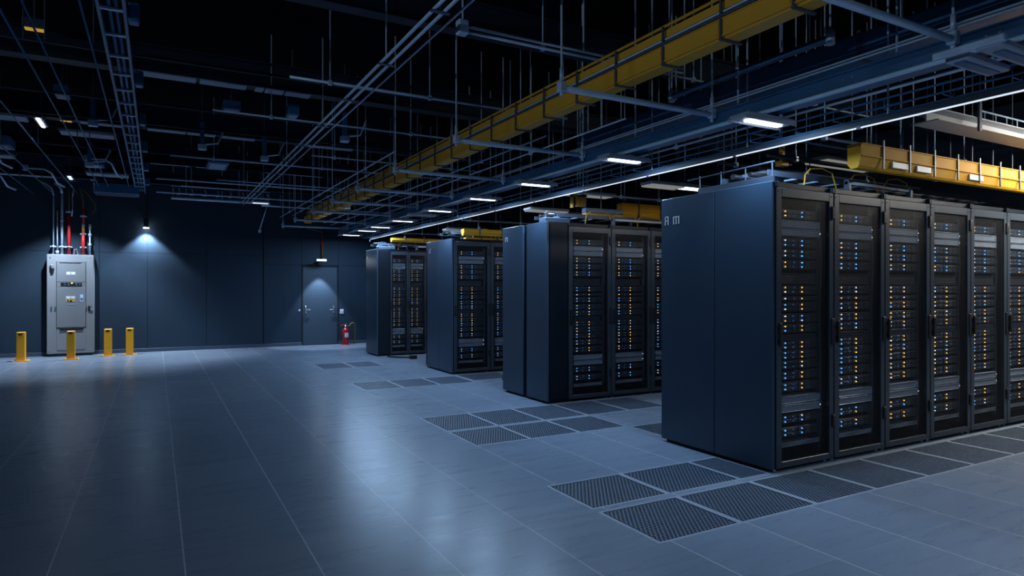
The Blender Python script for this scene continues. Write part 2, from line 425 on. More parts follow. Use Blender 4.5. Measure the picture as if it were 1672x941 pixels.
RW = .738
HEX = hex_sheet(RW - .125, 2.205, .0165, .0036)
def rack_meshes(depth, left_panel):
    """left_panel: outer skin on the left side is a separate end panel"""
    W = RW; D = depth; me = {}
    b = MB()
    b.box(.002, W - .002, .03, D, .035, .06); b.box(.002, W - .002, .02, D, RH - .03, RH - .004); b.box(.002, W - .002, D - .02, D, .06, RH - .03)
    b.box(.004, .022, .03, D - .02, .06, RH - .03); b.box(W - .022, W - .004, .03, D - .02, .06, RH - .03)
    b.box(.002, W - .002, .02, .05, RH - .045, RH, 0, .004); b.box(.05, .10, .10, .13, .06, RH - .03); b.box(W - .10, W - .05, .10, .13, .06, RH - .03)
    b.box(.02, W - .02, .62, .64, .06, RH - .03)          # rear baffle keeps the inside dark
    b.box(.01, W - .01, .05, D - .02, .0, .035)
    me['body'] = b.mesh('body', 'rack')
    b = MB(); f0, f1 = -.004, .024; zb, zt = .035, RH - .05
    b.box(.008, .072, f0, f1, zb, zt, 0, .003); b.box(W - .062, W - .006, f0, f1, zb, zt, 0, .003)
    b.box(.072, W - .062, f0, f1, zt - .075, zt, 0, .003); b.box(.072, W - .062, f0, f1, zb, zb + .05, 0, .003)
    for x in (.03, W - .03):
        for z in (zb + .02, zt - .03): b.tube((x, f0 - .004, z), (x, f0, z), .007, 6)
    me['door'] = b.mesh('door', 'doorframe')
    b = MB(); b.box(.022, .052, -.034, -.010, 1.03, 1.22, 0, .006); b.box(.030, .044, -.012, -.004, 1.06, 1.09); b.box(.030, .044, -.012, -.004, 1.16, 1.19)
    me['handle'] = b.mesh('handle', 'black')
    b = MB(); b.box(.024, .050, -.038, -.034, 1.205, 1.222); me['tip'] = b.mesh('handle_cap', 'chrome')
    b = MB(); b.box(W - .040, W - .002, -.016, -.003, 1.02, 1.24, 0, .004); me['latch'] = b.mesh('latch_plate', 'black')
    b = MB(); b.box(W - .034, W - .002, -.02, -.003, -.055, .055, 0, .004); b.tube((W - .010, -.014, -.06), (W - .010, -.014, .06), .007, 8); me['hinge'] = b.mesh('hinge', 'black')
    b = MB(); b.box(.002, .024, -.012, .02, RH - .05, RH - .002, 0, .003); me['corner'] = b.mesh('corner_bracket', 'rack')
    b = MB(); b.lathe([(.02, .0), (.02, .012), (.01, .014), (.01, .04)], 0, 0, 10); me['foot'] = b.mesh('levelling_foot', 'steel')
    b = MB()
    b.path([(W - .082 + .007 * math.sin(z * 1.3), .075 + .006 * math.cos(z * .9), .12 + z * .15) for z in range(15)], .013, 7)
    b.path([(W - .086 + .005 * math.cos(z * 1.1), .095, .12 + z * .15) for z in range(15)], .009, 6)
    me['loom'] = b.mesh('cable_loom', 'bay')
    return me
RM = rack_meshes(1.30, True)

def end_panel(parent, y0, y1, th=.028, label=None):
    b = MB(); b.box(-th, .0, y0, y1, .028, RH, 0, .004)
    return b.build('end_panel', 'panel', parent, label=label)

def make_rack(x, y, xs, label, group, ends=None, marker=None):
    t = thing('server_rack', label, 'server rack', (x, y, 0), 0, group); t.scale = (xs, 1, 1)
    link('body', RM['body'], t)
    d = link('door', RM['door'], t)
    m = link('mesh_panel', HEX, d, (.066, .010, .08))
    h = link('handle', RM['handle'], d); 
    link('latch_plate', RM['latch'], d)
    for z in (.36, 2.15): link('hinge', RM['hinge'], d, (0, 0, z))
    link('corner_bracket', RM['corner'], t); link('corner_bracket', RM['corner'], t, (RW - .026, 0, 0))
    for fx, fy in ((.05, .06), (RW - .05, .06)): link('levelling_foot', RM['foot'], t, (fx, fy, 0))
    link('cable_loom', RM['loom'], t)
    for (y0, y1) in ends or (): end_panel(t, y0, y1)
    if marker: marker(t)
    return t

# equipment that sits in the racks: each unit is a thing of its own
UNIT_W = .482
def unit_meshes():
    me = {}
    for key, h in (('2', .076), ('1', .042)):
        b = MB(); b.box(0, UNIT_W, .012, .46, 0, h, 0, .003); b.box(-.012, .012, .004, .014, .004, h - .004); b.box(UNIT_W - .012, UNIT_W + .012, .004, .014, .004, h - .004)
        me['chassis' + key] = b.mesh('chassis', 'server')
        b = MB(); rows = 2 if key == '2' else 1; rh = (h - .012) / rows
        for r in range(rows):
            for c in range(4):
                x0 = .022 + c * .064 + (.012 if c == 3 else 0)
                b.box(x0, x0 + .058, .004, .012, .007 + r * rh, .007 + r * rh + rh - .006, 0, .002)
                b.box(x0 + .040, x0 + .052, .001, .004, .009 + r * rh + rh * .2, .009 + r * rh + rh * .5)
            b.box(.300, .375, .004, .012, .007 + r * rh, .007 + r * rh + rh - .006, 0, .002)
        me['bays' + key] = b.mesh('drive_bays', 'bay')
        b = MB(); b.box(.385, UNIT_W - .006, .007, .012, .008, h - .008, 0, .002); me['grille' + key] = b.mesh('intake_grille', 'vent')
    b = MB(); b.box(0, UNIT_W, .0, .36, 0, .058, 0, .006); me['sw'] = b.mesh('chassis', 'switch')
    b = MB(); b.box(-.004, UNIT_W + .004, -.006, .05, .054, .060, 0, .002); b.box(-.004, UNIT_W + .004, -.006, .05, -.001, .004, 0, .002); b.box(UNIT_W - .012, UNIT_W + .004, -.006, .03, .004, .054, 0, .002); me['swlip'] = b.mesh('bezel', 'switch_lip')
    b = MB(); b.box(0, UNIT_W - .03, .01, .4, 0, .080, 0, .003); me['vent'] = b.mesh('front_panel', 'vent')
    b = MB(); b.box(-.006, UNIT_W - .02, .004, .012, -.004, .002); b.box(-.006, UNIT_W - .02, .004, .012, .078, .085); me['ventlip'] = b.mesh('trim_strip', 'bay')
    b = MB(); b.box(0, UNIT_W - .03, .006, .05, 0, .055, 0, .004); me['blank'] = b.mesh('front_plate', 'server')
    b = MB(); b.box(0, UNIT_W - .03, .002, .01, .002, .006); me['blanklip'] = b.mesh('edge_strip', 'bay')
    b = MB(); o = len(b.v); b.v += [(0,0,0),(UNIT_W,0,0),(UNIT_W,.26,.004),(0,.26,.004),(0,-.004,.035),(UNIT_W,-.004,.035)]
    b.face([0,1,2,3]); b.face([0,4,5,1]); b.box(0, UNIT_W, 0, .3, -.008, 0); me['shelf'] = b.mesh('tray', 'shelf')
    b = MB(); b.box(-.01, .0, 0, .28, -.01, .04); me['shelfside'] = b.mesh('side_rail', 'dsteel')
    for c in ('blue', 'amber', 'white', 'dim'):
        b = MB(); b.tube((0, .006, 0), (0, -.004, 0), .0060 if c != 'dim' else .0045, 8); me['led_' + c] = b.mesh('indicator_light', 'led_' + c)
    return me
UM = unit_meshes()
# bottom height of every unit and its kind, top to bottom, as in the photograph
LAYOUT = [('2',2.083),('sw',2.006),('sw',1.938),('2',1.842),('2',1.752),('2',1.660),('vent',1.542),('2',1.450),('1',1.394),('2',1.306),('2',1.210),('2',1.127),('blank',1.062),
          ('2',.988),('2',.905),('2',.825),('2',.735),('2',.640),('sw',.541),('sw',.470),('2',.372),('2',.262),('shelf',.190)]
KIND = {'2': ('black server', 'rack_server', 'server'), '1': ('slim black server', 'rack_server', 'server'), 'sw': ('pale perforated switch', 'network_switch', 'network switch'),
        'vent': ('dark vented panel', 'vent_panel', 'panel'), 'blank': ('black filler panel', 'blanking_panel', 'panel'), 'shelf': ('pale perforated shelf', 'rack_shelf', 'shelf')}
def fill_rack(x, y, xs, phrase, rng, cols):
    led_i = 0
    for i, (k, z) in enumerate(LAYOUT):
        desc, nm, cat = KIND[k]
        lab = '%s, %s unit from the top of %s' % (desc, ORD[i], phrase)
        t = thing(nm, lab, cat, (x + .128 * xs, y + .048, z), 0, 'equipment in the racks'); t.scale = (xs, 1, 1)
        if k in '12':
            link('chassis', UM['chassis' + k], t); link('drive_bays', UM['bays' + k], t); link('intake_grille', UM['grille' + k], t)
            zz = (.057, .020) if k == '2' else (.021,)
            tz = i / len(LAYOUT)
            for z_ in zz:
                for col, lx in ((0, .052), (1, .262)):
                    p = cols(i, col); r = rng.random()
                    c = 'blue' if r < p[0] else ('amber' if r < p[0] + p[1] else 'white')
                    link('indicator_light', UM['led_' + c], t, (lx, 0, z_))
                if rng.random() < .75: link('indicator_light', UM['led_dim'], t, (.150 + rng.choice((0, .012)), 0, z_))
        elif k == 'sw':
            link('chassis', UM['sw'], t); link('bezel', UM['swlip'], t)
            if rng.random() < .6: link('indicator_light', UM['led_white'], t, (UNIT_W + .012, 0, .03))
        elif k == 'vent': link('front_panel', UM['vent'], t); link('trim_strip', UM['ventlip'], t)
        elif k == 'blank': link('front_plate', UM['blank'], t); link('edge_strip', UM['blanklip'], t)
        else: link('tray', UM['shelf'], t); link('side_rail', UM['shelfside'], t); link('side_rail', UM['shelfside'], t, (UNIT_W + .01, 0, 0))
def cols_front(i, c):
    if i == 0: return (0, .95) if c == 0 else (.85, .05)
    if i < 6: return (.15, .25) if c == 0 else (.85, .05)
    if i < 12: return (.4, .25) if c == 0 else (.04, .88)
    if i < 18: return (.78, .06) if c == 0 else (.04, .84)
    return (.95, 0) if c == 0 else (.6, .35)
def cols_right(i, c):
    if i == 0: return (0, .9) if c == 0 else (.7, .05)
    if i < 6: return (.2, .2) if c == 0 else (.7, .15)
    if i < 18: return (.08, .45) if c == 0 else (.05, .8)
    return (.5, .1) if c == 0 else (.05, .7)
def cols_back(i, c):
    if i == 0: return (0, .95) if c == 0 else (.8, .0)
    if i < 6: return (.05, .75) if c == 0 else (.88, .06)
    if i < 18: return (.55, .25) if c == 0 else (.06, .72)
    return (.75, .0) if c == 0 else (.75, .1)
def cols_far(i, c):
    if i < 18: return (.02, .7)
    return (.1, .6)

def marker(glyphs):
    def f(t):
        for half in (0, 1):
            g = [q for q in glyphs if (q[0] < 1.16) == bool(half)]
            if not g: continue
            b = MB()
            for (y, z, w, h) in g: b.box(-.0305, -.0275, y - w, y, z, z + h)
            b.build('row_marker', 'paper', t, label='small white row marking on the end panel')
    return f
MK1 = [(1.265,2.115,.012,.085),(1.225,2.115,.012,.085),(1.265,2.15,.05,.012),(1.265,2.188,.05,.012),(1.150,2.115,.012,.07),(1.115,2.115,.012,.07),(1.08,2.115,.012,.07),(1.150,2.18,.08,.01)]
MK2 = [(1.14,2.17,.012,.06),(1.13,2.22,.05,.012),(1.085,2.17,.012,.06)]
rng = random.Random(11)
ROWS = [
  dict(y=3.55, x0=4.388, w=.7385, n=6, name='front row', depth=1.30, ends=[(.006,.626),(.632,1.318)], mk=marker(MK1), fill=0),
  dict(y=7.10, x0=4.756, w=.706, n=3, name='second row', depth=1.22, ends=None, mk=None, fill=.300, fends=[(.0,.53),(.63,1.22)]),
  dict(y=10.34, x0=4.530, w=.722, n=2, name='third row', depth=1.17, ends=[(.006,.60),(.606,1.17)], mk=marker([(1.05,2.15,.012,.08),(1.05,2.22,.06,.012),(1.05,2.18,.05,.012)]), fill=0),
  dict(y=13.90, x0=4.563, w=.425, n=2, name='farthest row', depth=.86, ends=None, mk=None, fill=.275, fends=[(.0,.84)]),
]
for ri, R in enumerate(ROWS):
    for i in range(R['n']):
        x = R['x0'] + i * R['w']; xs = R['w'] / RW
        ph = ('the %s rack in the %s' % (ORD[i], R['name']))
        if ri == 0 and i == 0: lab = 'black server rack at the aisle end of the front row with large blank end panels'
        else: lab = 'black mesh-door server rack, %s from the aisle in the %s' % (ORD[i], R['name'])
        make_rack(x, R['y'], xs, lab, 'server racks', R['ends'] if i == 0 else None, R['mk'] if i == 0 else None)
        fill_rack(x, R['y'], xs, ph, rng, [cols_front if i < 2 else cols_right, cols_back, cols_back, cols_far][ri])
    if R['fill']:
        f = R['fill']
        t = thing('blank_cabinet', 'narrow blank dark cabinet closing the aisle end of the %s' % R['name'], 'cabinet', (R['x0'] - f, R['y'], 0))
        D = R['depth']
        b = MB(); b.box(.0, f - .004, .004, D, .03, RH - .003, 0, .004); b.box(.02, f - .02, .03, D - .03, 0, .03); b.build('body', 'rack', t)
        for (y0, y1) in R['fends']: end_panel(t, y0, y1)
        b = MB(); b.box(.012, f - .016, -.008, .006, .05, RH - .03, 0, .003); b.build('front_panel', 'rack', t)
        b = MB()
        for (y, z, w, h) in MK2: b.box(-.0305, -.0275, y - w - (1.22 - D), y - (1.22 - D), z, z + h)
        b.build('row_marker', 'paper', t, label='small white row marking on the end panel')

# cable scraps on the floor near the back rows
def scrap(name, label, pts, r, m='black', block=None):
    t = thing(name, label, 'cable', pts[0])
    o = Vector(pts[0]); b = MB(); b.path([tuple(Vector(p) - o) for p in pts], r, 6); b.build('cord', m, t)
    if block:
        b = MB(); x, y = block[0] - o.x, block[1] - o.y; z = -o.z; b.box(x, x + block[2], y, y + block[3], z, z + block[4], 0, .005); b.build('plug', m, t)
scrap('floor_cable', 'black cable scrap on the floor before the third row second rack', [(4.95,9.32,.02),(5.02,9.25,.03),(5.08,9.3,.02),(5.14,9.18,.03),(5.2,9.22,.02),(5.26,9.1,.02)], .018, block=(5.02,9.2,.12,.05,.04))
scrap('floor_cable', 'short black cable end lying beside the second row end panel', [(5.0,8.78,.02),(5.08,8.72,.025),(5.16,8.76,.02)], .018, block=(5.05,8.7,.1,.05,.035))
scrap('floor_cable', 'black cable with a plug on the floor at the farthest row', [(4.42,13.62,.02),(4.5,13.4,.02),(4.62,13.3,.02),(4.75,13.2,.02)], .018, block=(4.72,13.0,.14,.12,.07))

# ------------------------------------------------------------------ electrical cabinet, conduits, bollards
t = thing('electrical_cabinet', 'tall grey electrical distribution cabinet standing against the back wall', 'electrical cabinet', (-1.66, 17.25, 0))
hw = .432
b = MB(); b.box(-hw, hw, 0, .25, .06, 2.25, 0, .006); b.build('body', 'cabinet', t)
b = MB(); b.box(-hw + .03, hw - .03, .02, .24, 0, .06); b.build('plinth', 'slot', t)
b = MB(); b.box(-.262, .288, -.006, .002, .63, 2.085, 0, .002); b.build('trim_frame', 'slot', t)
d = MB().box(-.252, .278, -.022, -.002, 1.64, 2.075, 0, .003).build('upper_door', 'cab_in', t)
MB().box(-.20, .20, -.024, -.018, 2.052, 2.068).build('gap', 'slot', d)
d2 = MB().box(-.252, .278, -.022, -.002, .64, 1.525, 0, .003).build('lower_door', 'cab_in', t)
b = MB(); b.box(-.252, .278, -.018, -.002, 1.53, 1.637, 0, .002); b.build('breaker_panel', 'cab_in', t)
b = MB(); b.box(-.18, .21, -.021, -.012, 1.545, 1.625); b.build('breaker_slot', 'slot', t)
for x in (-.12, -.05, .09, .15):
    b = MB(); b.box(x, x + .035, -.03, -.02, 1.56, 1.605, 0, .003); b.build('breaker', 'dsteel', t)
b = MB(); b.box(.01, .04, -.032, -.02, 1.60, 1.63, 0, .002); b.build('indicator_light', 'led_amber', t, label='small amber indicator')
for x0, x1, z0, z1, m, p in ((-.075,.000,1.80,1.865,'paper',d),(.012,.09,1.80,1.865,'paper',d),(-.08,.0,1.27,1.325,'paper',d2),(.008,.085,1.27,1.325,'paper',d2),
                          (-.08,.085,1.205,1.26,'amberlabel',d2),(-.08,.085,1.135,1.15,'cabinet',d2)):
    b = MB(); b.box(x0, x1, -.026, -.022, z0, z1, 0, .001); b.build('label_plate', m, p, label='amber label plate' if m == 'amberlabel' else None)
b = MB(); b.box(-.015, .03, -.028, -.025, 1.20, 1.24); b.box(-.06, -.035, -.028, -.025, 1.21, 1.25); b.build('label_mark', 'slot', d2)
b = MB(); b.box(.175, .235, -.03, -.022, 1.20, 1.36, 0, .004); b.tube((.205, -.05, 1.30), (.205, -.028, 1.30), .02, 10); b.build('rotary_switch', 'steel', d2)
b = MB(); b.tube((-.355, 0, 2.0), (-.33, -.06, 1.98), .028, 10); b.box(-.34, -.29, -.075, 0, 1.93, 1.965, 0, .004); b.build('corner_lock', 'chrome', t)
b = MB(); b.box(.325, .36, -.02, 0, .99, 1.11, 0, .003); b.tube((.342, -.03, 1.07), (.40, -.045, 1.09), .012, 8); b.build('handle', 'black', t)
for x, z in ((-.28, 1.06), (.292, 1.06), (-.35, 1.06)):
    b = MB(); b.box(x - .012, x + .012, -.016, 0, z - .04, z + .04, 0, .003); b.build('latch', 'dsteel', t)
d3 = MB().box(-.252, .278, -.010, 0, .14, .60, 0, .003).build('base_panel', 'cabinet', t)
MB().box(-.20, .235, -.030, -.004, .575, .63, 0, .003).build('canopy_lip', 'slot', t)
b = MB()
for x, z in ((-.37, 2.18), (.37, 2.18), (.30, 2.12), (-.37, .14), (.37, .14)): b.tube((x, -.008, z), (x, 0, z), .012, 8)
b.build('screws', 'chrome', t)
b = MB(); b.path([(.05, .1, 2.25), (.06, .1, 2.36), (.10, .1, 2.38), (.13, .1, 2.25)], .012, 6); b.build('lifting_eye', 'chrome', t)

def conduit(name, label, x, segs, y=17.36, tail=None, couplings=(), clamps=()):
    """segs: (z0,z1,radius,material)"""
    t = thing(name, label, 'conduit', (x, y, 2.252), 0, 'conduits above the electrical cabinet')
    for (z0, z1, r, m) in segs:
        MB().tube((0, 0, z0 - 2.25), (0, 0, z1 - 2.25), r, 10).build('pipe' if r > .012 else 'cord', m, t)
    if tail:
        MB().path([(a, b_, c - 2.25) for a, b_, c in tail[0]], tail[1], 8).build('bend', tail[2], t)
    for z in couplings: MB().tube((0, 0, z - 2.28), (0, 0, z - 2.22), .032, 10).build('coupling', 'steel', t)
    for z in clamps:
        b = MB(); b.box(-.06, .06, .0, .135, z - 2.262, z - 2.238); b.tube((0, 0, z - 2.27), (0, 0, z - 2.23), .034, 10); b.build('clamp', 'steel', t)
    return t
def bend(dx): return [(0,0,3.55),(-.01,0,3.62),(-.05*abs(dx)*6,0,3.7),(dx,0,3.78),(dx*2,0,3.84)]
conduit('steel_conduit', 'thin steel conduit, leftmost above the electrical cabinet', -1.985, [(2.25,3.55,.014,'steel')], tail=(bend(-.12), .014, 'steel'), clamps=(2.42,))
conduit('steel_conduit', 'thin steel conduit close beside the leftmost one above the cabinet', -1.91, [(2.25,3.2,.011,'steel')], y=17.32, couplings=(2.3,))
conduit('steel_conduit', 'thick steel conduit bending away at the top above the cabinet', -1.83, [(2.25,3.6,.026,'steel')], tail=([(0,0,3.6),(-.015,0,3.7),(-.06,0,3.78),(-.14,0,3.82)], .026, 'steel'), couplings=(3.0,), clamps=(2.42,))
conduit('red_conduit', 'red conduit with a loose brown top, left of the two red ones', -1.70, [(2.25,3.12,.034,'red'),(3.12,3.75,.012,'brown')], clamps=(2.42,3.2), tail=([(.05,-.03,3.1),(.07,-.03,3.3),(.06,-.02,3.5),(.09,-.02,3.7),(.05,-.02,3.85)], .014, 'chrome'))
conduit('red_conduit', 'red conduit with a yellow sleeve, right of the two red ones', -1.435, [(2.25,2.75,.034,'red'),(2.75,2.96,.030,'amberlabel'),(2.96,3.28,.028,'red'),(3.28,3.42,.014,'brown')], couplings=(2.92,), clamps=(2.42,2.72,3.12),
        tail=([(0,0,3.4),(-.02,0,3.55),(-.05,0,3.7),(-.09,0,3.82)], .010, 'brown'))
conduit('steel_conduit', 'short pale conduit with white cap, rightmost above the cabinet', -1.31, [(2.25,2.84,.017,'steel'),(2.84,2.94,.026,'paper')], couplings=(2.48,2.7))
t = tag(MB().path([(-1.45,17.36,3.72),(-1.33,17.36,3.6),(-1.22,17.36,3.42),(-1.2,17.36,3.3),(-1.26,17.36,3.18)], .011, 6).build('loose_cable', 'brown'), 'loose brown cable curling down right of the red conduits', 'cable')

def bollard(x, y, label):
    t = thing('bollard', label, 'bollard', (x, y, 0), 0, 'yellow bollards before the electrical cabinet')
    MB().box(-.073, .073, -.073, .073, .012, .60, 0, .010).build('post', 'bollard', t)
    MB().box(-.14, .14, -.14, .14, 0, .014, 0, .003).build('base_plate', 'bollard', t)
    MB().box(-.04, .03, -.0765, -.072, .535, .572, 0, .001).build('tag', 'slot', t, label='dark tag near the top')
    b = MB()
    for sx in (-1, 1):
        for sy in (-1, 1): b.tube((sx*.112, sy*.112, .012), (sx*.112, sy*.112, .026), .012, 6)
    b.build('anchor_bolts', 'steel', t)
bollard(-2.437, 16.55, 'yellow square bollard left of the electrical cabinet')
bollard(-1.574, 16.45, 'yellow square bollard directly in front of the electrical cabinet')
bollard(-.935, 16.90, 'yellow square bollard just right of the electrical cabinet')
bollard(-.522, 17.0, 'yellow square bollard farthest right of the electrical cabinet')

# fire extinguisher
t = thing('fire_extinguisher', 'red fire extinguisher standing on the floor right of the door', 'fire extinguisher', (4.42, 17.22, 0))
MB().lathe([(.07,.012),(.085,.03),(.085,.36),(.078,.40),(.05,.43),(.028,.445),(.026,.46)], 0, 0, 24).build('cylinder', 'redext', t)
MB().lathe([(.12,0),(.12,.01),(.09,.016)], 0, 0, 20).build('base_ring', 'redext', t)
b = MB(); b.lathe([(.03,.455),(.034,.48),(.03,.505),(.014,.51),(.014,.53)], 0, 0, 14); b.build('valve', 'chrome', t)
b = MB(); b.path([(0,0,.51),(-.06,0,.54),(-.12,0,.50)], .011, 6); b.path([(0,0,.53),(.02,-.01,.565)], .012, 6); b.build('lever', 'redext', t)
b = MB(); b.path([(.03,0,.485),(.10,0,.50),(.15,0,.56),(.20,0,.585),(.245,0,.55),(.255,0,.45),(.25,0,.25),(.245,0,.05),(.24,-.01,.01)], .014, 8); b.build('hose', 'brown', t, label='curved brown hose')
b = MB()
o = len(b.v)
for k in range(7):
    a = -PI/2 + (k - 3) * .22 + .15
    for z in (.20, .32): b.v.append((.0865*math.cos(a), .0865*math.sin(a), z))
for k in range(6): b.face([o+2*k, o+2*k+2, o+2*k+3, o+2*k+1], 0, True)
b.build('label_sticker', 'paper', t, label='white label sticker')

# emergency lamps on the back wall
t = thing('exit_lamp', 'small lit white emergency lamp above the door', 'lamp', (3.785, 17.22, 2.235))
MB().box(-.13, .13, -.04, .04, -.030, .034, 0, .006).build('housing', 'dsteel', t)
MB().box(-.04, .04, .04, .285, -.01, .03, 0, .004).build('bracket', 'dsteel', t)
MB().box(-.118, .118, -.046, -.036, -.022, .024, 0, .004).build('diffuser', 'exit', t)
MB().tube((.0,.0,-.05), (.0,.0,-.03), .02, 8).build('sensor', 'slot', t)
spot('emergency_beam', t, (0, .0, -.06), 165., SPOTC, math.radians(70), .35, (0, .0, -1.5), .03)
t = thing('lamp_conduit', 'dark brown conduit with red sleeve dropping to the emergency lamp above the door', 'conduit', (3.86, 17.44, 2.265))
MB().tube((0,0,0), (0,0,.95), .018, 8).build('pipe', 'brown', t)
MB().tube((0,0,.33), (0,0,.52), .024, 8).build('sleeve', 'red', t)
MB().path([(0,0,.72),(-.15,0,.76),(-.30,0,.78),(-.42,0,.84)], .009, 6).build('cord', 'brown', t)
t = thing('wall_downlight', 'small downlight hanging on a cord before the middle of the dark wall', 'lamp', (-.205, 17.37, 2.92))
MB().box(-.05, .05, -.05, .05, .0, .22, 0, .01).build('housing', 'black', t)
MB().box(-.058, .058, -.055, .055, -.015, .002, 0, .004).build('diffuser', 'exit', t)
MB().tube((0,0,.22), (0,0,CZ - 2.92), .006, 6).build('cord', 'black', t)
spot('downlight_beam', t, (0, 0, -.03), 330., SPOTC, math.radians(104), .4, (0, .0, -1.5), .075)

# ------------------------------------------------------------------ ceiling: long runs
def tray_run_y(x0, x1, z0, z1, ya, yb):
    """U-shaped trough with flared foot, along y"""
    b = MB(); th = .006; w = x1 - x0
    b.box(x0, x0 + th, ya, yb, z0 + .02, z1); b.box(x1 - th, x1, ya, yb, z0 + .02, z1)
    b.box(x0 - .008, x1 + .008, ya, yb, z0 + .012, z0 + .022); b.box(x0 + w*.15, x1 - w*.15, ya, yb, z0, z0 + .012); b.box(x1 - .012, x1 + .018, ya, yb, z0 + .004, z0 + .013)
    b.box(x0 - .010, x0 + th, ya, yb, z1 - .008, z1)
    return b
t = thing('yellow_cable_tray', 'long yellow cable tray running down the room under the black ceiling', 'cable tray', (0, 0, 0))
TX0, TX1, TZ0, TZ1 = 3.33, 3.465, 3.18, 3.315
tray_run_y(TX0, TX1, TZ0, TZ1, .6, 17.0).build('trough', 'yellow', t)
MB().box(TX0 - .02, TX1 + .02, 17.0, 17.02, TZ0 - .02, TZ1 + .02).build('end_cap', 'yellow', t)
MB().box(TX0 + .02, TX0 + .03, .6, 16.9, TZ1 + .065, TZ1 + .125).build('upper_panel', 'yellow', t)
MB().tube((TX0 + .1, .6, TZ1 + .20), (TX0 + .1, 16.9, TZ1 + .20), .012, 6).build('upper_rail', 'yellow', t)
MB().box(TX0 - .014, TX0 + .016, .6, 16.9, TZ1 + .004, TZ1 + .022).build('support_rail', 'dsteel', t)
y = 1.43
while y < 16.9:
    b = MB()
    b.box(TX0 - .016, TX0, y - .008, y + .008, TZ0, TZ1 + .14); b.box(TX0 - .016, TX1 + .055, y - .012, y + .012, TZ0 - .012, TZ0)
    b.build('bracket', 'dsteel', t)
    MB().box(TX0 - .006, TX0 + .001, y + .028, y + .046, TZ0 + .03, TZ1 - .015).build('rib', 'yellow', t)
    y += .565
for k, (dx, dz) in enumerate(((.012, .048), (.044, .066))):
    tag(MB().tube((TX0 + dx, .6, TZ1 + dz), (TX0 + dx, 16.9, TZ1 + dz), .009, 8).build('steel_conduit', 'steel'),
        ('lower thin steel conduit running along the upper edge of the long yellow tray', 'upper thin steel conduit running along the upper edge of the long yellow tray')[k], 'conduit')

# cross pipes on hanger rods, under the long yellow tray
STR = [2.13, 4.06, 6.0, 7.9, 9.66, 11.25, 12.85, 14.65, 16.2]
for i, y in enumerate(STR):
    t = thing('support_pipe', 'grey cross pipe hung under the long yellow tray, %s from the camera' % ORD[i], 'pipe', (2.66, y, 3.0), 0, 'cross pipes under the yellow tray')
    L_ = 1.74
    MB().tube((0,0,0), (L_,0,0), .024, 10).build('pipe', 'steel', t)
    for x in (.0, 1.55, .62):
        if x != .62: MB().tube((x,0,.02), (x,0,CZ - 3.0), .0085, 6).build('hanger_rod', 'steel', t)
    for x in (.0, 1.55):
        b = MB(); b.box(x - .03, x + .03, -.03, .03, -.03, .05, 0, .008); b.tube((x,0,.05),(x,0,.15), .016, 8); b.tube((x,0,-.06),(x,0,-.03), .016, 8); b.build('clamp', 'steel', t)

# blue-grey beam with a pipe along its lower edge
t = thing('steel_beam', 'long blue-grey steel beam above the rack row ends carrying the lamps', 'beam', (0, 0, 0))
BX = 4.25
b = MB(); b.box(BX, BX + .012, -4.2, 17.3, 2.915, 3.02); b.box(BX, BX + .20, -4.2, 17.3, 2.915, 2.925); b.box(BX - .03, BX + .06, -4.2, 17.3, 3.012, 3.022); b.build('channel', 'beam', t)
MB().tube((BX - .005, -4.2, 2.905), (BX - .005, 17.3, 2.905), .017, 10).build('edge_pipe', 'edge', t)
b = MB()
for y in [1.0 + .9 * k for k in range(18)]:
    for dy in (0, .07): b.tube((BX - .004, y + dy, 2.975), (BX, y + dy, 2.975), .008, 6)
b.build('bolts', 'chrome', t)
for y in [1.2 + 1.35 * k for k in range(12)]:
    MB().tube((BX + .1, y, 2.92), (BX + .1, y, CZ), .008, 6).build('hanger_rod', 'steel', t)
for k, (dx, z) in enumerate(((-.02, 3.075), (.03, 3.115))):
    tag(MB().tube((BX + dx, .6, z), (BX + dx, 17.2, z), .007, 6).build('steel_conduit', 'steel'), ('lower thin conduit just above the blue-grey beam', 'upper thin conduit just above the blue-grey beam')[k], 'conduit')
# a second dark channel behind the beam
t = thing('duct', 'dark blue duct running beside and above the blue-grey beam', 'duct', (0, 0, 0))
MB().box(4.82, 5.12, .6, 7.0, 3.30, 3.50, 0, .01).build('body', 'beam', t)
for y in (1.6, 3.1, 4.6, 6.1): MB().box(4.805, 5.135, y, y + .03, 3.285, 3.515).build('flange', 'dsteel', t)

for y in (2.2, 5.3, 6.8):
    for x in (4.86, 5.08): MB().tube((x, y, 3.49), (x, y, CZ), .008, 6).build('hanger_rod', 'steel', t)
# lamps under the beam
LY = [-3.6, -1.75, .05, 3.6, 5.37, 7.18, 8.72, 10.40, 12.32, 13.78, 14.81, 16.2]
for i, y in enumerate(LY):
    t = thing('ceiling_lamp', 'flat grey lamp with one lit tube under the long beam, %s along the row' % ORD[i], 'lamp', (4.30, y, 2.83), 0, 'lamps under the long beam')
    MB().box(-.28, .28, -.10, .10, .012, .05, 0, .008).build('housing', 'grey', t)
    MB().box(-.19, .20, -.030, .030, -.002, .014, 0, .004).build('tube', 'lamp', t, label='lit white tube')
    for dy in (-.085, .085): MB().tube((-.30, dy, .01), (.29, dy, .01), .012, 6).build('side_rail', 'grey', t)
    MB().box(-.03, .03, -.02, .02, .05, .09).build('bracket', 'dsteel', t)
    area('lamp_light', t, (.0, 0, -.012), .40, .06, 28.5, COOL)
t = thing('ceiling_lamp', 'unlit grey lamp body under the long beam nearest the camera', 'lamp', (4.30, 1.95, 2.83))
MB().box(-.28, .26, -.16, -.03, .0, .04, 0, .008).build('housing', 'grey', t)
MB().box(-.20, .28, .04, .17, .0, .04, 0, .008).build('housing', 'grey', t)
for dy in (-.095, .105): MB().box(-.17, .24, dy - .03, dy + .03, -.008, .002, 0, .003).build('cover', 'beam', t)
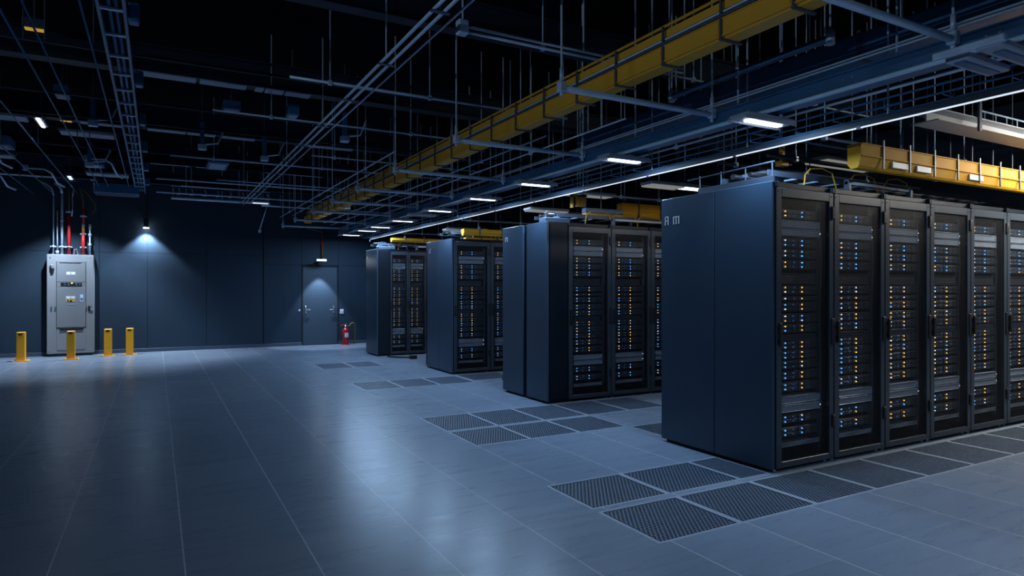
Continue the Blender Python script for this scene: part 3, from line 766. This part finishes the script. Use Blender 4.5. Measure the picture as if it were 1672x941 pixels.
b = MB(); b.box(-.30, -.26, -.18, .19, .01, .05, 0, .005); b.build('cross_bar', 'steel', t)
t = thing('ceiling_lamp', 'unlit pale lamp body under the long beam above the second row', 'lamp', (4.28, 11.25, 2.83))
MB().box(-.25, .28, -.09, .09, .0, .05, 0, .008).build('housing', 'white', t)
MB().box(-.19, .20, -.030, .030, -.008, .002, 0, .003).build('tube', 'grey', t)

# open wire basket between beam and light strip
t = thing('wire_basket', 'open wire cable basket beside the long light strip', 'cable tray', (0, 0, 0))
RAILS = ((4.62, 2.875), (4.72, 2.843), (4.76, 2.800))
for (x, z) in RAILS: MB().tube((x, .6, z), (x, 16.6, z), .008, 6).build('rail', 'beam', t)
for k in range(40):
    y = .8 + .40 * k
    if min(abs(y - q) for q in LY) < .16: continue
    MB().path([(4.62, y, 2.875), (4.62, y, 2.800), (4.735, y, 2.800), (4.76, y, 2.835)], .0045, 4).build('rung', 'beam', t)
for k in range(12):
    y = 1.55 + 1.3 * k
    MB().tube((4.75, y, 2.793), (4.75, y, CZ), .0085, 6).build('hanger_rod', 'steel', t)
# light strip
t = thing('light_strip', 'long thin white light strip running over the rack row ends', 'lamp', (0, 0, 0))
MB().box(4.745, 4.800, .6, 16.05, 2.742, 2.790, 0, .004).build('housing', 'housing', t)
y = .65; k = 0
while y < 15.9:
    y1 = min(y + 1.22, 16.0)
    MB().box(4.7435, 4.754, y, y1 - .03, 2.732, 2.743, 0, .002).build('diffuser', 'strip', t)
    MB().box(4.738, 4.775, y1 - .03, y1, 2.726, 2.75).build('connector', 'dsteel', t)
    pass
    y = y1; k += 1
MB().path([(4.76,16.05,2.75),(4.76,16.12,2.73),(4.77,16.16,2.69)], .012, 6).build('end_cord', 'steel', t)

# pipe along the room on hooks, conduits across
t = thing('hung_pipe', 'blue-grey pipe hanging between the yellow tray and the long beam', 'pipe', (4.48, 3.13, 3.4))
MB().tube((0,0,0), (0,1.75,0), .030, 12).build('pipe', 'beam', t)
for y in (0, 1.72):
    MB().tube((0,y,-.05), (0,y,.06), .034, 10).build('end_fitting', 'steel', t)
    MB().tube((0,y,.06), (0,y,CZ - 3.4), .008, 6).build('hanger_rod', 'steel', t)
MB().tube((0,1.1,0), (0,1.14,0), .036, 12).build('coupling', 'dsteel', t)
t = thing('hung_conduit', 'pair of grey conduits crossing above the long yellow tray near the camera', 'conduit', (2.195, 4.82, 3.6))
for dz in (0, .045): MB().tube((0,0,dz), (2.4,0,dz), .012, 8).build('pipe', 'steel', t)
MB().box(-.05, .04, -.04, .04, -.03, .09, 0, .01).build('junction_box', 'steel', t)
for x in (.0, 1.2): MB().tube((x,0,.06), (x,0,CZ - 3.6), .008, 6).build('hanger_rod', 'steel', t)

# pair of conduits and a rail toward the back wall, left of the yellow tray
t = thing('conduit_run', 'pair of blue-grey conduits running straight toward the back wall left of the yellow tray', 'conduit', (0, 0, 0))
for x, z in ((1.83, 3.6), (1.90, 3.585)): MB().tube((x, .6, z), (x, 17.3, z), .014, 8).build('pipe', 'steel', t)
for k in range(12):
    y = 1.9 + 1.3 * k; b = MB(); b.box(1.79, 1.94, y - .02, y + .02, 3.565, 3.575); b.box(1.86, 1.87, y - .01, y + .01, 3.6, 3.66); b.build('clip', 'dsteel', t)
    if k % 2: MB().tube((1.865, y, 3.6), (1.865, y, CZ), .008, 6).build('hanger_rod', 'steel', t)
tag(MB().tube((2.02, .6, 3.6), (2.02, 17.2, 3.6), .010, 8).build('conduit_run', 'steel'), 'single thin conduit running just right of the conduit pair', 'conduit')

# dark ladder run toward the wall lamp
t = thing('cable_ladder', 'dark cable ladder running toward the back wall above the cabinet side', 'cable tray', (0, 0, 0))
for x in (-.40, -.22): MB().box(x - .012, x + .012, 1., 17.3, 3.70, 3.78).build('side_rail', 'beam', t)
for k in range(27): MB().box(-.40, -.22, 1.2 + .6*k, 1.23 + .6*k, 3.705, 3.725).build('rung', 'steel', t)
for k in range(8): MB().box(-.20, -.12, 2.3 + 1.9*k, 2.42 + 1.9*k, 3.68, 3.84, 0, .01).build('bracket', 'beam', t)
for x in (-.33, -.28): MB().tube((x, 1., 3.745), (x, 17.2, 3.745), .018, 8).build('cable', 'beam', t)
for k, x in enumerate((-.52, -.90, -1.06, -1.55, -2.0, -2.35)):
    z = 3.72 - .03*k
    t = thing('conduit_run', 'dark conduit running to the back wall, %s left of the dark cable ladder' % ORD[k], 'conduit', (x, 0, z))
    MB().tube((0, 3., 0), (0, 17.5, 0), .010, 8).build('pipe', 'beam', t)
    for y in (7.3, 11.9, 15.8): MB().tube((0, y, 0), (0, y, CZ - z), .006, 4).build('hanger_rod', 'dsteel', t)

# cross beams below the black ceiling
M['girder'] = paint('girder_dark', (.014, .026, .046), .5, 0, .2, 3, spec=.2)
def cross(y, x0, x1, z, w, h, m, label, segs=None, name='ceiling_beam'):
    t = thing(name, label, 'beam', (0, y, z), 0, 'beams under the black ceiling')
    b = MB(); b.box(x0, x1, -w/2, w/2, 0, .014); b.box(x0, x1, -.008, .008, .014, h); b.box(x0, x1, -w/2, w/2, h, h + .014); b.build('girder', m, t)
    for (a, c) in segs or ():
        MB().box(a, c, -w*.46, w*.46, -.016, .001, 0, .004).build('soffit_plate', 'grey', t)
    return t
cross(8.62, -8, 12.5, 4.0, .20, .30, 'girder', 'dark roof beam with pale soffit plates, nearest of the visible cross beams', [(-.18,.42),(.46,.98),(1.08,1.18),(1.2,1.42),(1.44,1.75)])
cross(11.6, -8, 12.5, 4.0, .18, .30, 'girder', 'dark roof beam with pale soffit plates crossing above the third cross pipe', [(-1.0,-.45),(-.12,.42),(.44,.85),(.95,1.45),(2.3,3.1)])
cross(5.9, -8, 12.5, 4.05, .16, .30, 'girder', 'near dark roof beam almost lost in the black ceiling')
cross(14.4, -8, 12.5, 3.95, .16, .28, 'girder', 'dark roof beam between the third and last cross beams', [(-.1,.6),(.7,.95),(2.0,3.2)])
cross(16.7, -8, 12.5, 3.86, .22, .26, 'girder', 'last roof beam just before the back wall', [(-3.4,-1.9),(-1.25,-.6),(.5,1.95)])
for k, (y, z) in enumerate(((7.6,3.86),(9.6,3.88),(10.6,3.84),(12.7,3.82),(13.6,3.8),(15.4,3.78),(16.1,3.72))):
    tag(MB().box(-8, 12, y - .012, y + .012, z, z + .03).build('strut_channel', 'girder'), 'thin steel strut across the ceiling, %s from the camera' % ORD[k], 'strut', 'thin struts across the ceiling')
# conduits hanging in front of the back wall at the top
t = thing('wall_ladder', 'ladder-like cable rack with a bright pipe high on the back wall', 'cable tray', (.3, 17.1, 3.62))
MB().tube((0,0,0), (2.2,0,0), .035, 10).build('pipe', 'steel', t)
MB().tube((0,0,.28), (2.2,0,.28), .012, 6).build('rail', 'steel', t)
for k in range(8): MB().path([(.15 + .28*k, 0, .28), (.20 + .28*k, 0, .10), (.12 + .28*k, 0, .08)], .010, 6).build('rung', 'steel', t)
for x in (.05, 1.1, 2.15): MB().tube((x,0,0), (x,0,CZ - 3.62), .009, 6).build('hanger_rod', 'steel', t)
t = thing('ceiling_box', 'dark ventilation box under the ceiling between cabinet and wall downlight', 'box', (-.75, 16.6, 3.55))
MB().box(-.42, .42, -.25, .25, 0, .22, 0, .01).build('body', 'beam', t)
MB().box(-.36, .36, -.2, .2, -.012, .001, 0, .003).build('grille', 'dsteel', t)
for x in (-.40, .40): MB().tube((x,0,.2), (x,0,CZ - 3.55), .01, 6).build('hanger_rod', 'steel', t)
t = thing('hanging_pipe', 'slanting short steel drop pipe beside the thick wall seam', 'pipe', (2.28, 17.3, 2.95))
MB().path([(.22,0,.78),(.0,0,.02)], .014, 8).build('pipe', 'steel', t)
MB().box(-.035, .035, -.03, .03, -.05, .03, 0, .006).build('end_box', 'steel', t)
MB().tube((.22,0,.76), (.22,0,CZ - 2.95), .01, 6).build('hanger_rod', 'steel', t)

# two small lamps near the electrical cabinet
for (x, y, z, lab, pw) in ((-1.455, 11.4, 3.88, 'small lit strip lamp in the dark ceiling, nearer of the two by the cabinet', 22.), (-1.57, 16.30, 3.80, 'small lit strip lamp right above the electrical cabinet', 820.)):
    t = thing('strip_lamp', lab, 'lamp', (x, y, z), 0, 'strip lamps by the cabinet')
    MB().box(-.06, .06, -.32, .32, .004, .06, 0, .008).build('housing', 'dsteel', t)
    MB().box(-.022, .022, -.28, .28, -.012, .006, 0, .004).build('diffuser', 'lamp', t)
    MB().tube((0,0,.06), (0,0,CZ - z), .012, 6).build('stem', 'dsteel', t)
    spot('strip_beam', t, (0, 0, -.03), pw, SPOTC, math.radians(101), .5, (0, 0, -1.5), .04)
for k, y in enumerate((-.5, 4.)):  # uplights added out of view to brighten tray side and ceiling pipes
    t = thing('added_hall_uplight', 'added out-of-view trough uplight at the open left side of the hall, %s from the front' % ORD[k], 'lamp', (-6.5, y, 3.0), 0, 'added hall uplights')
    MB().prism([(-.08, -.02), (.06, -.10), (.08, -.08), (-.05, .0), (-.10, .10), (-.12, .09)], 'y', -.65, .65).build('reflector', 'grey', t)
    MB().tube((-.03, -.6, 0), (-.03, .6, 0), .012, 10).build('tube', 'lamp', t)
    for dy in (-.45, .45): MB().tube((-.11, dy, .09), (-.11, dy, CZ - 3.0), .007, 6).build('hanger_rod', 'steel', t)
    area('hall_fill_light', t, (0, 0, .015), .06, 1.15, 47., (.55, .76, 1.0), (0, -math.radians(90 + 32), 0), math.radians(112))
# assorted boxes and brackets in the dark ceiling, left side
def cbox(name, label, x, y, z, sx, sy, sz, m='beam', lens=None):
    t = thing(name, label, 'box', (x, y, z))
    MB().box(-sx/2, sx/2, -sy/2, sy/2, 0, sz, 0, .008).build('body', m, t)
    if lens:
        for a, c in ((-.42, -.04), (.04, .42)): MB().box(sx*a, sx*c, -sy*.3, sy*.3, -.008, .001, 0, .002).build('window', lens, t, label='amber window')
    else: MB().box(-sx*.38, sx*.38, -sy*.38, sy*.38, -.01, .001, 0, .003).build('cover', 'grey', t)
    MB().tube((0,0,sz), (0,0,CZ - z), .01, 6).build('hanger_rod', 'dsteel', t)
cbox('junction_box', 'small dark box with two amber windows high in the near ceiling corner', -1.11, 8.30, 4.2, .20, .14, .10, 'dsteel', 'amberwin')
cbox('junction_box', 'tiny dark box with amber windows above the strip lamp by the cabinet', -1.13, 11.2, 3.9, .16, .10, .08, 'dsteel', 'amberwin')
cbox('junction_box', 'small grey box under the ceiling beyond the nearest cross beam', .93, 9.9, 4.0, .22, .30, .12)
cbox('junction_box', 'pale box under the ceiling above the strip lamp', -1.05, 10.0, 3.95, .16, .30, .12)
cbox('junction_box', 'grey box on the dark ladder nearest the camera', -.12, 5.6, 3.85, .16, .30, .16)
cbox('speaker_box', 'long dark twin box hung above the middle of the wall', .98, 12.9, 3.72, .34, .8, .08)
cbox('junction_box', 'small box beside the conduit pair beyond the second cross beam', 1.6, 9.0, 3.8, .14, .26, .14)
cbox('junction_box', 'box on hanger left of the strip lamp near the cabinet', -2.1, 12.5, 3.68, .30, .5, .14)
cbox('junction_box', 'grey box right of the conduit run near the wall', -1.0, 14.2, 3.76, .3, .4, .12)

# thin pipes and conduits crossing at several heights
def run(name, label, cat, p, q, r, m, rods=(), grp=None):
    t = thing(name, label, cat, p, 0, grp); d = Vector(q) - Vector(p)
    MB().tube((0,0,0), tuple(d), r, 8).build('pipe', m, t)
    for f in rods:
        c = d * f; MB().tube(tuple(c), (c.x, c.y, CZ - p[2]), .0065, 5).build('hanger_rod', 'steel', t)
        MB().box(c.x - .02, c.x + .02, c.y - .02, c.y + .02, c.z - .025, c.z + .025, 0, .004).build('clamp', 'steel', t)
for k, (y, z, x0, x1, r) in enumerate(((5.0, 3.68, 2.4, 8.0, .012), (6.9, 3.67, 1.2, 4.6, .016), (8.6, 3.66, .6, 6.2, .012), (10.2, 3.545, 2.1, 5.0, .010), (11.9, 3.67, .2, 5.6, .016),
                                       (13.4, 3.555, 1.0, 5.0, .012), (14.6, 3.68, .0, 5.2, .018), (15.7, 3.555, 1.2, 4.8, .012), (16.5, 3.66, .0, 5.0, .020), (17.1, 3.56, 2.3, 6.0, .020))):
    run('cross_conduit', 'thin steel conduit crossing under the ceiling above the yellow tray, %s from the camera' % ORD[k], 'conduit', (x0, y, z), (x1, y, z), r, 'steel', (.12, .45, .8), 'thin cross conduits')
for k, (x, z, y0, y1, r) in enumerate(((2.75, 3.30, 8.2, 17.2, .010), (3.05, 3.36, 9.4, 17.2, .009), (3.85, 3.22, 6.2, 17.2, .012), (4.02, 3.16, 5.0, 17.2, .009))):
    run('long_conduit', 'thin conduit running %s, toward the back wall' % ('left of the yellow tray, outer one', 'left of the yellow tray, inner one', 'right of the yellow tray, inner one', 'right of the yellow tray, outer one')[k], 'conduit', (x, y0, z), (x, y1, z), r, 'steel', (.15, .5, .85), 'thin conduits along the yellow tray')
for k, (x, z, y0, y1, r, m) in enumerate(((5.35, 3.16, .8, 9.0, .012, 'steel'), (5.75, 3.30, .8, 9.0, .016, 'beam'), (6.62, 3.24, 1.6, 9.0, .012, 'steel'))):
    run('long_conduit', 'conduit running above the rack rows right of the light strip, %s from it' % ORD[k], 'conduit', (x, y0, z), (x, y1, z), r, m, (.2, .6), 'conduits above the rack rows')
for k, (x0, x1, y, z, r, m) in enumerate(((4.9, 8.8, 3.75, 2.86, .014, 'steel'), (4.9, 8.8, 4.05, 2.72, .022, 'black'), (5.0, 8.8, 4.3, 2.98, .012, 'steel'), (4.9, 8.6, 4.75, 2.78, .016, 'dsteel'),
                                          (4.85, 7.2, 7.3, 2.80, .014, 'steel'), (4.85, 7.2, 8.10, 2.92, .018, 'dsteel'), (4.85, 6.6, 10.7, 2.74, .014, 'steel'), (4.85, 6.2, 14.1, 2.76, .014, 'steel'))):
    run('row_pipe', '%s pipe hung lengthwise above the %s row%s' % ({'steel': 'steel', 'black': 'black', 'dsteel': 'dark'}[m], ('front','front','front','front','second','second','third','farthest')[k], (' near its doors', '', ' at the highest level', ' at its rear', ' near its doors', '', '', '')[k]),
        'pipe', (x0, y, z), (x1, y, z), r, m, (.1, .4, .7), 'pipes above the rack rows')
M['louvre'] = glow('louvre_glow', (.92, .92, .88), .2)
def louvre(x, y, z, sx, sy, label, group='louvre panels with added glow'):  # pale panels given a weak glow in place of light falling on them
    t = thing('glowing_louvre_panel', label, 'lamp', (x, y, z), 0, group)
    MB().box(-sx/2, sx/2, -sy/2, sy/2, .012, .05, 0, .008).build('housing', 'white', t)
    n = max(3, int(sy / .05))
    for k in range(n): 
        yy = -sy/2 + sy * (k + .5) / n
        MB().box(-sx*.47, sx*.47, yy - sy*.32/n, yy + sy*.32/n, -.004, .014, 0, .002).build('louvre_blade', 'louvre', t)
    for xx in (-sx*.4, sx*.4): MB().tube((xx,0,.05), (xx,0,CZ - z), .007, 6).build('hanger_rod', 'dsteel', t)
louvre(5.65, 4.45, 2.60, .95, .28, 'pale louvre panel with added glow just above the doors of the front row')
louvre(5.45, 6.05, 2.74, .55, .22, 'pale louvre panel with added glow behind the front row end panel')
louvre(6.75, 4.52, 2.86, 1.1, .30, 'pale louvre panel with added glow above the middle of the front row')
louvre(5.2, 8.35, 2.66, .70, .22, 'pale louvre panel with added glow behind the second row')
louvre(5.55, 7.8, 2.86, .9, .26, 'pale louvre panel with added glow over the second row yellow trough')
louvre(5.2, 11.5, 2.60, .7, .22, 'pale louvre panel with added glow behind the third row')
t = thing('wall_lamp', 'small bright lamp box high on the back wall beside the yellow tray end', 'lamp', (4.42, 17.3, 3.72))
MB().box(-.14, .14, -.06, .06, -.12, .12, 0, .01).build('housing', 'white', t)
MB().box(-.12, .12, -.072, -.058, -.10, .10, 0, .004).build('diffuser', 'louvre', t)
MB().tube((0,.03,.12), (0,.03,CZ - 3.72), .008, 6).build('stem', 'steel', t)
t = thing('highlight_tube', 'short glowing tube standing in for the bright pipe highlight high on the back wall', 'lamp', (2.26, 16.98, 3.60))  # glowing tube added for the bright highlight on the rack pipe end
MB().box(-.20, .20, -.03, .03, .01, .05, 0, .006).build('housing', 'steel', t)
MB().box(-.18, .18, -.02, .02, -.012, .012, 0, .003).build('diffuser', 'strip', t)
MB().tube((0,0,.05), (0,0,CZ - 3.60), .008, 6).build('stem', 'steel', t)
# brackets, short pipes and plates crowding the ceiling above the cabinet
def clutter(kind, label, x, y, z):
    t = thing(kind[0], label, kind[1], (x, y, z))
    if kind[0] == 'duct_section':
        MB().box(-.36, .36, -.16, .16, 0, .05, 0, .008).build('panel', 'grey', t); MB().box(-.40, .40, -.02, .02, .05, .09).build('rib', 'beam', t)
    elif kind[0] == 'bent_pipe':
        MB().path([(-.35,0,.0),(-.05,0,.0),(.05,.03,-.06),(.12,.2,-.22),(.2,.5,-.24)], .018, 8).build('pipe', 'steel', t); MB().box(-.38, -.30, -.04, .04, -.05, .05, 0, .008).build('end_box', 'steel', t)
    elif kind[0] == 'angle_bracket':
        MB().box(-.03, .03, -.03, .03, -.35, 0).build('arm', 'beam', t); MB().path([(0,0,-.34),(.22,0,-.30),(.30,0,-.10)], .014, 6).build('brace', 'steel', t); MB().box(-.06, .06, -.06, .06, -.42, -.34, 0, .008).build('foot', 'steel', t)
    MB().tube((0,0,0), (0,0,CZ - z), .009, 6).build('hanger_rod', 'dsteel', t)
DP, BP, AB = ('duct_section','duct'), ('bent_pipe','pipe'), ('angle_bracket','bracket')
clutter(DP, 'grey panel beside the nearer strip lamp in the left ceiling', -2.0, 11.6, 3.94)
clutter(DP, 'grey panel between the nearer strip lamp and the dark ladder', -.95, 12.2, 3.92)
clutter(DP, 'grey panel at the left picture edge under the ceiling', -2.55, 14.2, 3.80)
clutter(DP, 'grey panel right of the lamp above the cabinet', -.85, 15.3, 3.76)
clutter(BP, 'bent steel pipe left of the nearer strip lamp', -2.3, 12.9, 3.74)
clutter(BP, 'bent steel pipe above the red conduits', -1.75, 14.6, 3.70)
clutter(BP, 'bent steel pipe near the left edge below the strip lamp', -2.6, 15.2, 3.66)
clutter(BP, 'bent steel pipe beside the dark ladder near the wall', -.75, 13.6, 3.80)
clutter(AB, 'hanging angle bracket left of the dark ladder, nearer one', -.78, 10.8, 4.2)
clutter(AB, 'hanging angle bracket left of the dark ladder, farther one', -.98, 12.9, 3.95)
clutter(AB, 'hanging angle bracket beyond the first soffit plates', .62, 11.0, 4.05)
clutter(AB, 'hanging angle bracket beside the conduit pair', 1.55, 11.2, 4.0)
clutter(AB, 'hanging angle bracket right of the conduit pair', 2.35, 9.2, 4.0)
clutter(AB, 'hanging angle bracket at the far left ceiling edge', -2.2, 10.4, 4.0)
# ------------------------------------------------------------------ over the racks
def trough_x(x0, x1, yf, z0, z1, d=.125):
    """yellow fibre trough along x: front face at yf with a chamfered foot"""
    b = MB(); zm = (z0 + z1) / 2
    pr = [(yf, z1), (yf, zm), (yf + .006, zm - .01), (yf + .020, z0 + .02), (yf + .035, z0), (yf + d - .03, z0), (yf + d, z0 + .04), (yf + d, z1)]
    th = .006
    inner = [(yf + d - th, z1), (yf + d - th, z0 + .042), (yf + d - .032, z0 + th), (yf + .037, z0 + th), (yf + .026, z0 + .024), (yf + th, zm), (yf + th, z1)]
    b.prism(pr + inner, 'x', x0, x1)
    b.box(x0, x1, yf - .008, yf + .004, zm - .004, zm + .006); b.box(x0, x1, yf - .008, yf + .002, z1 - .006, z1 + .002)
    e = pr; b.prism(e, 'x', x0 - .008, x0)
    return b
def yellow_over(x0, x1, yf, z0, z1, label, sp, plates=()):
    t = thing('yellow_cable_trough', label, 'cable tray', (0, 0, 0))
    trough_x(x0, x1, yf, z0, z1).build('trough', 'trough', t)
    x = x0 + .30
    while x < x1:
        MB().box(x - .009, x + .009, yf - .014, yf - .002, z0 + .01, z1 + .05).build('strap', 'dsteel', t)
        if z0 > 2.38: MB().tube((x, yf + .06, z1), (x, yf + .06, CZ), .007, 6).build('hanger_rod', 'dsteel', t)
        x += sp
    for (a, c) in plates:  # white plates stand in for bright patches of light on the trough
        b = MB(); zm = (z0 + z1) / 2; b.box(a, c, yf - .006, yf + .012, z0 + .034, zm - .016, 0, .003); b.build('label_plate', 'white', t, label='white plate for a bright patch of light')
    return t
yellow_over(5.28, 9.2, 3.395, 2.535, 2.745, 'bright yellow cable trough with white plates hanging over the front row', .40, [(5.72,5.97),(6.10,6.33),(7.0,7.26)])
yellow_over(5.93, 8.6, 7.44, 2.52, 2.74, 'yellow cable trough above the second row, half hidden by the front row', .42)
yellow_over(4.75, 7.0, 10.36, 2.435, 2.55, 'yellow cable trough above the third row', .45)
yellow_over(4.85, 6.2, 10.50, 2.372, 2.412, 'thin yellow cable trough close above the third row doors', .5)
yellow_over(4.62, 6.4, 13.92, 2.54, 2.63, 'small yellow cable trough above the farthest row', .45)
# upper small troughs between second row and light strip
t = thing('yellow_bracket', 'yellow upright cable bracket at the end of the second row trough', 'bracket', (5.08, 7.44, 2.62))
b = MB(); b.box(-.03, .0, 0, .06, 0, .24, 0, .004); b.box(.06, .20, 0, .06, .02, .24, 0, .004); b.box(-.03, .22, .0, .06, .16, .19); b.build('plate', 'yellow', t)
MB().tube((.08,.03,.2), (.08,.03,CZ - 2.62), .008, 6).build('hanger_rod', 'steel', t)
t = thing('blue_cable_trough', 'steel trough with a yellow lower edge beside the second row yellow trough', 'cable tray', (5.25, 7.40, 2.53))
MB().box(0, .66, 0, .10, .03, .10, 0, .006).build('trough', 'beam', t)
MB().box(0, .66, -.006, .10, -.01, .03, 0, .006).build('edge', 'yellow', t)
MB().tube((.3,.05,.1), (.3,.05,CZ - 2.53), .008, 6).build('hanger_rod', 'steel', t)
t = thing('yellow_bracket', 'yellow upright cable bracket hanging above the front row end', 'bracket', (5.22, 4.15, 2.66))
b = MB(); b.box(-.05, .05, -.04, .04, 0, .05, 0, .004); b.box(-.02, .02, -.02, .02, .05, .22, 0, .004); b.box(-.02, .12, -.02, .02, .02, .035); b.build('plate', 'yellow', t)
MB().tube((0,0,.22), (0,0,CZ - 2.66), .008, 6).build('hanger_rod', 'steel', t)

# white duct over the front aisle
t = thing('white_cable_duct', 'white painted duct with a wire ladder on top over the front row', 'duct', (0, 0, 0))
b = MB(); b.box(5.9, 9.6, 3.10, 3.33, 2.955, 2.965); b.box(5.9, 9.6, 3.20, 3.215, 2.965, 3.045); b.box(5.9, 9.6, 3.10, 3.33, 3.045, 3.055); b.build('girder', 'white', t)
MB().tube((6.6,3.12,3.13), (9.6,3.12,3.13), .008, 6).build('rail', 'steel', t)
for k in range(14): MB().tube((6.7 + .2*k,3.12,3.055), (6.7 + .2*k,3.12,3.13), .006, 4).build('post', 'steel', t)
for x in (6.55, 7.55, 8.6):
    MB().box(x - .02, x + .02, 3.08, 3.10, 2.93, 3.2).build('bracket', 'dsteel', t)
    MB().tube((x,3.09,3.2), (x,3.09,CZ), .008, 6).build('hanger_rod', 'dsteel', t)

# aisle lamps between the rows
def aisle_lamp(x, y, z, L_, label, pw, tilt=0.):
    t = thing('aisle_lamp', label, 'lamp', (x, y, z), 0, 'aisle lamps between the rack rows')
    MB().box(-L_/2, L_/2, -.08, .08, .01, .06, 0, .008).build('housing', 'white', t)
    MB().box(-L_/2 + .04, L_/2 - .04, -.05, .05, -.006, .012, 0, .004).build('diffuser', 'lampw', t)
    for sx in (-1, 1): MB().tube((sx*L_*.35,0,.06), (sx*L_*.35,0,CZ - z), .007, 6).build('hanger_rod', 'steel', t)
    area('aisle_light', t, (0, 0, -.02), L_ - .1, .10, pw, NEUT)
    for c in t.children:
        if c.name.split('.')[0] != 'hanger_rod': c.rotation_euler = (tilt, 0, 0)
aisle_lamp(8.1, 2.3, 3.05, 2.2, 'lit tilted aisle lamp before the front rack row', 30., .75)
aisle_lamp(8.9, 2.95, 3.05, 1.6, 'lit aisle lamp close above the front rack row doors', 66., .30)
aisle_lamp(6.3, 6.2, 2.78, 1.0, 'lit aisle lamp between the front and second rows', 6.)
aisle_lamp(6.4, 9.5, 2.78, 1.0, 'lit aisle lamp between the second and third rows', 6.)
aisle_lamp(6.0, 13.0, 2.78, .9, 'lit aisle lamp between the third and farthest rows', 6.)

# ladders, bundles and loose cables on top of each row
def over_row(x0, x1, y, row, seed):
    r = random.Random(seed)
    t = thing('cable_ladder', 'steel cable ladder lying over the tops of the %s' % row, 'cable tray', (x0, y + .20, 2.47))
    for dy in (0, .52): MB().box(0, x1 - x0, dy - .008, dy + .008, 0, .05).build('side_rail', 'dsteel', t)
    k = 0
    while .15 + .3*k < x1 - x0: MB().box(.15 + .3*k, .18 + .3*k, 0, .52, .01, .025).build('rung', 'steel', t); k += 1
    for xx in (.2, (x1 - x0) * .6): MB().box(xx, xx + .03, .02, .05, -.10, 0).build('leg', 'dsteel', t)
    for q in range(3):
        yy = y + .46 + .10*q; pts = []; n = 9
        for i in range(n): pts.append((x0 + .05 + (x1 - x0 - .1) * i / (n - 1), yy + r.uniform(-.03,.03), 2.497 + (.022,.016,.028)[q] + (r.uniform(0,.03) if i % 2 else 0)))
        o = Vector(pts[0]); tt = tag(MB().path([tuple(Vector(p) - o) for p in pts], (.022,.016,.028)[q], 7).build('cable_bundle', ('black','dsteel','black')[q], None, tuple(o)),
            '%s cable bundle draped above the %s' % (('front black', 'middle blue-grey', 'rear thick black')[q], row), 'cable')
    for q in range(3 if x1 - x0 > 2 else 1):
        xx = x0 + .42 + q * min(.55, (x1 - x0 - .8) / 3) + r.uniform(-.05,.05); pts = [(xx, y + .14, 2.376), (xx + .02, y + .14, 2.50), (xx + .10, y + .15, 2.56), (xx + .28, y + .16, 2.58), (xx + .42, y + .16, 2.55), (xx + .50, y + .16, 2.376)]
        o = Vector(pts[0]); tag(MB().path([tuple(Vector(p) - o) for p in pts], .006, 6).build('patch_cable', 'ycable', None, tuple(o)), 'yellow patch cable looping over the %s, %s from the aisle' % (row, ORD[q]), 'cable')
    t = thing('tube_light', 'pale tube fitting lying above the doors of the %s' % row, 'tube', (x0 + .85, y + .05, 2.452))
    MB().tube((0,0,0), (1.0,0,0), .016, 8).build('tube', 'white', t)
    for xx in (0, .96): MB().box(xx, xx + .04, -.025, .025, -.08, .03, 0, .004).build('end_bracket', 'dsteel', t)
over_row(4.6, 8.6, 3.6, 'front row', 1)
over_row(4.7, 6.9, 7.15, 'second row', 2)
over_row(4.6, 6.0, 10.4, 'third row', 3)
over_row(4.35, 5.5, 13.95, 'farthest row', 4)
# side board along the top edge of the front row end
t = thing('cable_guard', 'dark blue guard board standing on top of the front row end panel', 'guard', (4.50, 3.66, RH))
MB().box(0, .02, .0, .86, 0, .075, 0, .003).build('board', 'housing', t)
for y in (.02, .3, .58, .84): MB().tube((.01, y, .05), (.01, y, .19), .006, 6).build('post', 'dsteel', t)
MB().tube((.01, 0, .19), (.01, 1.0, .17), .007, 6).build('rail', 'dsteel', t)
for ri, (x, y) in enumerate(((4.62, 7.3), (4.45, 14.03))):
    t = thing('junction_box', ('blue-grey junction box on top of the second row end', 'blue-grey junction box with cables on top of the farthest row end')[ri], 'box', (x, y, RH))
    MB().box(-.15, .25, -.08, .08, 0, .07, 0, .01).build('body', 'dsteel', t)
    MB().path([(-.08,0,.07),(-.10,0,.13),(-.06,.02,.16),(.04,.02,.155),(.10,.02,.12),(.12,0,.07)], .010, 6).build('cord', 'dsteel', t)

# ------------------------------------------------------------------ world and colour management
w = bpy.data.worlds.new('world'); scn.world = w; w.use_nodes = True
w.node_tree.nodes['Background'].inputs[0].default_value = (.02, .05, .12, 1)
w.node_tree.nodes['Background'].inputs[1].default_value = .3
scn.view_settings.view_transform = 'Standard'; scn.view_settings.look = 'None'
scn.view_settings.exposure = 0.; scn.view_settings.gamma = 1.0; scn.view_settings.use_curve_mapping = False
cy = scn.cycles
cy.use_light_tree = True; cy.max_bounces = 6; cy.diffuse_bounces = 3; cy.glossy_bounces = 3; cy.sample_clamp_indirect = 4.; cy.caustics_reflective = False; cy.caustics_refractive = False
cy.use_denoising = True
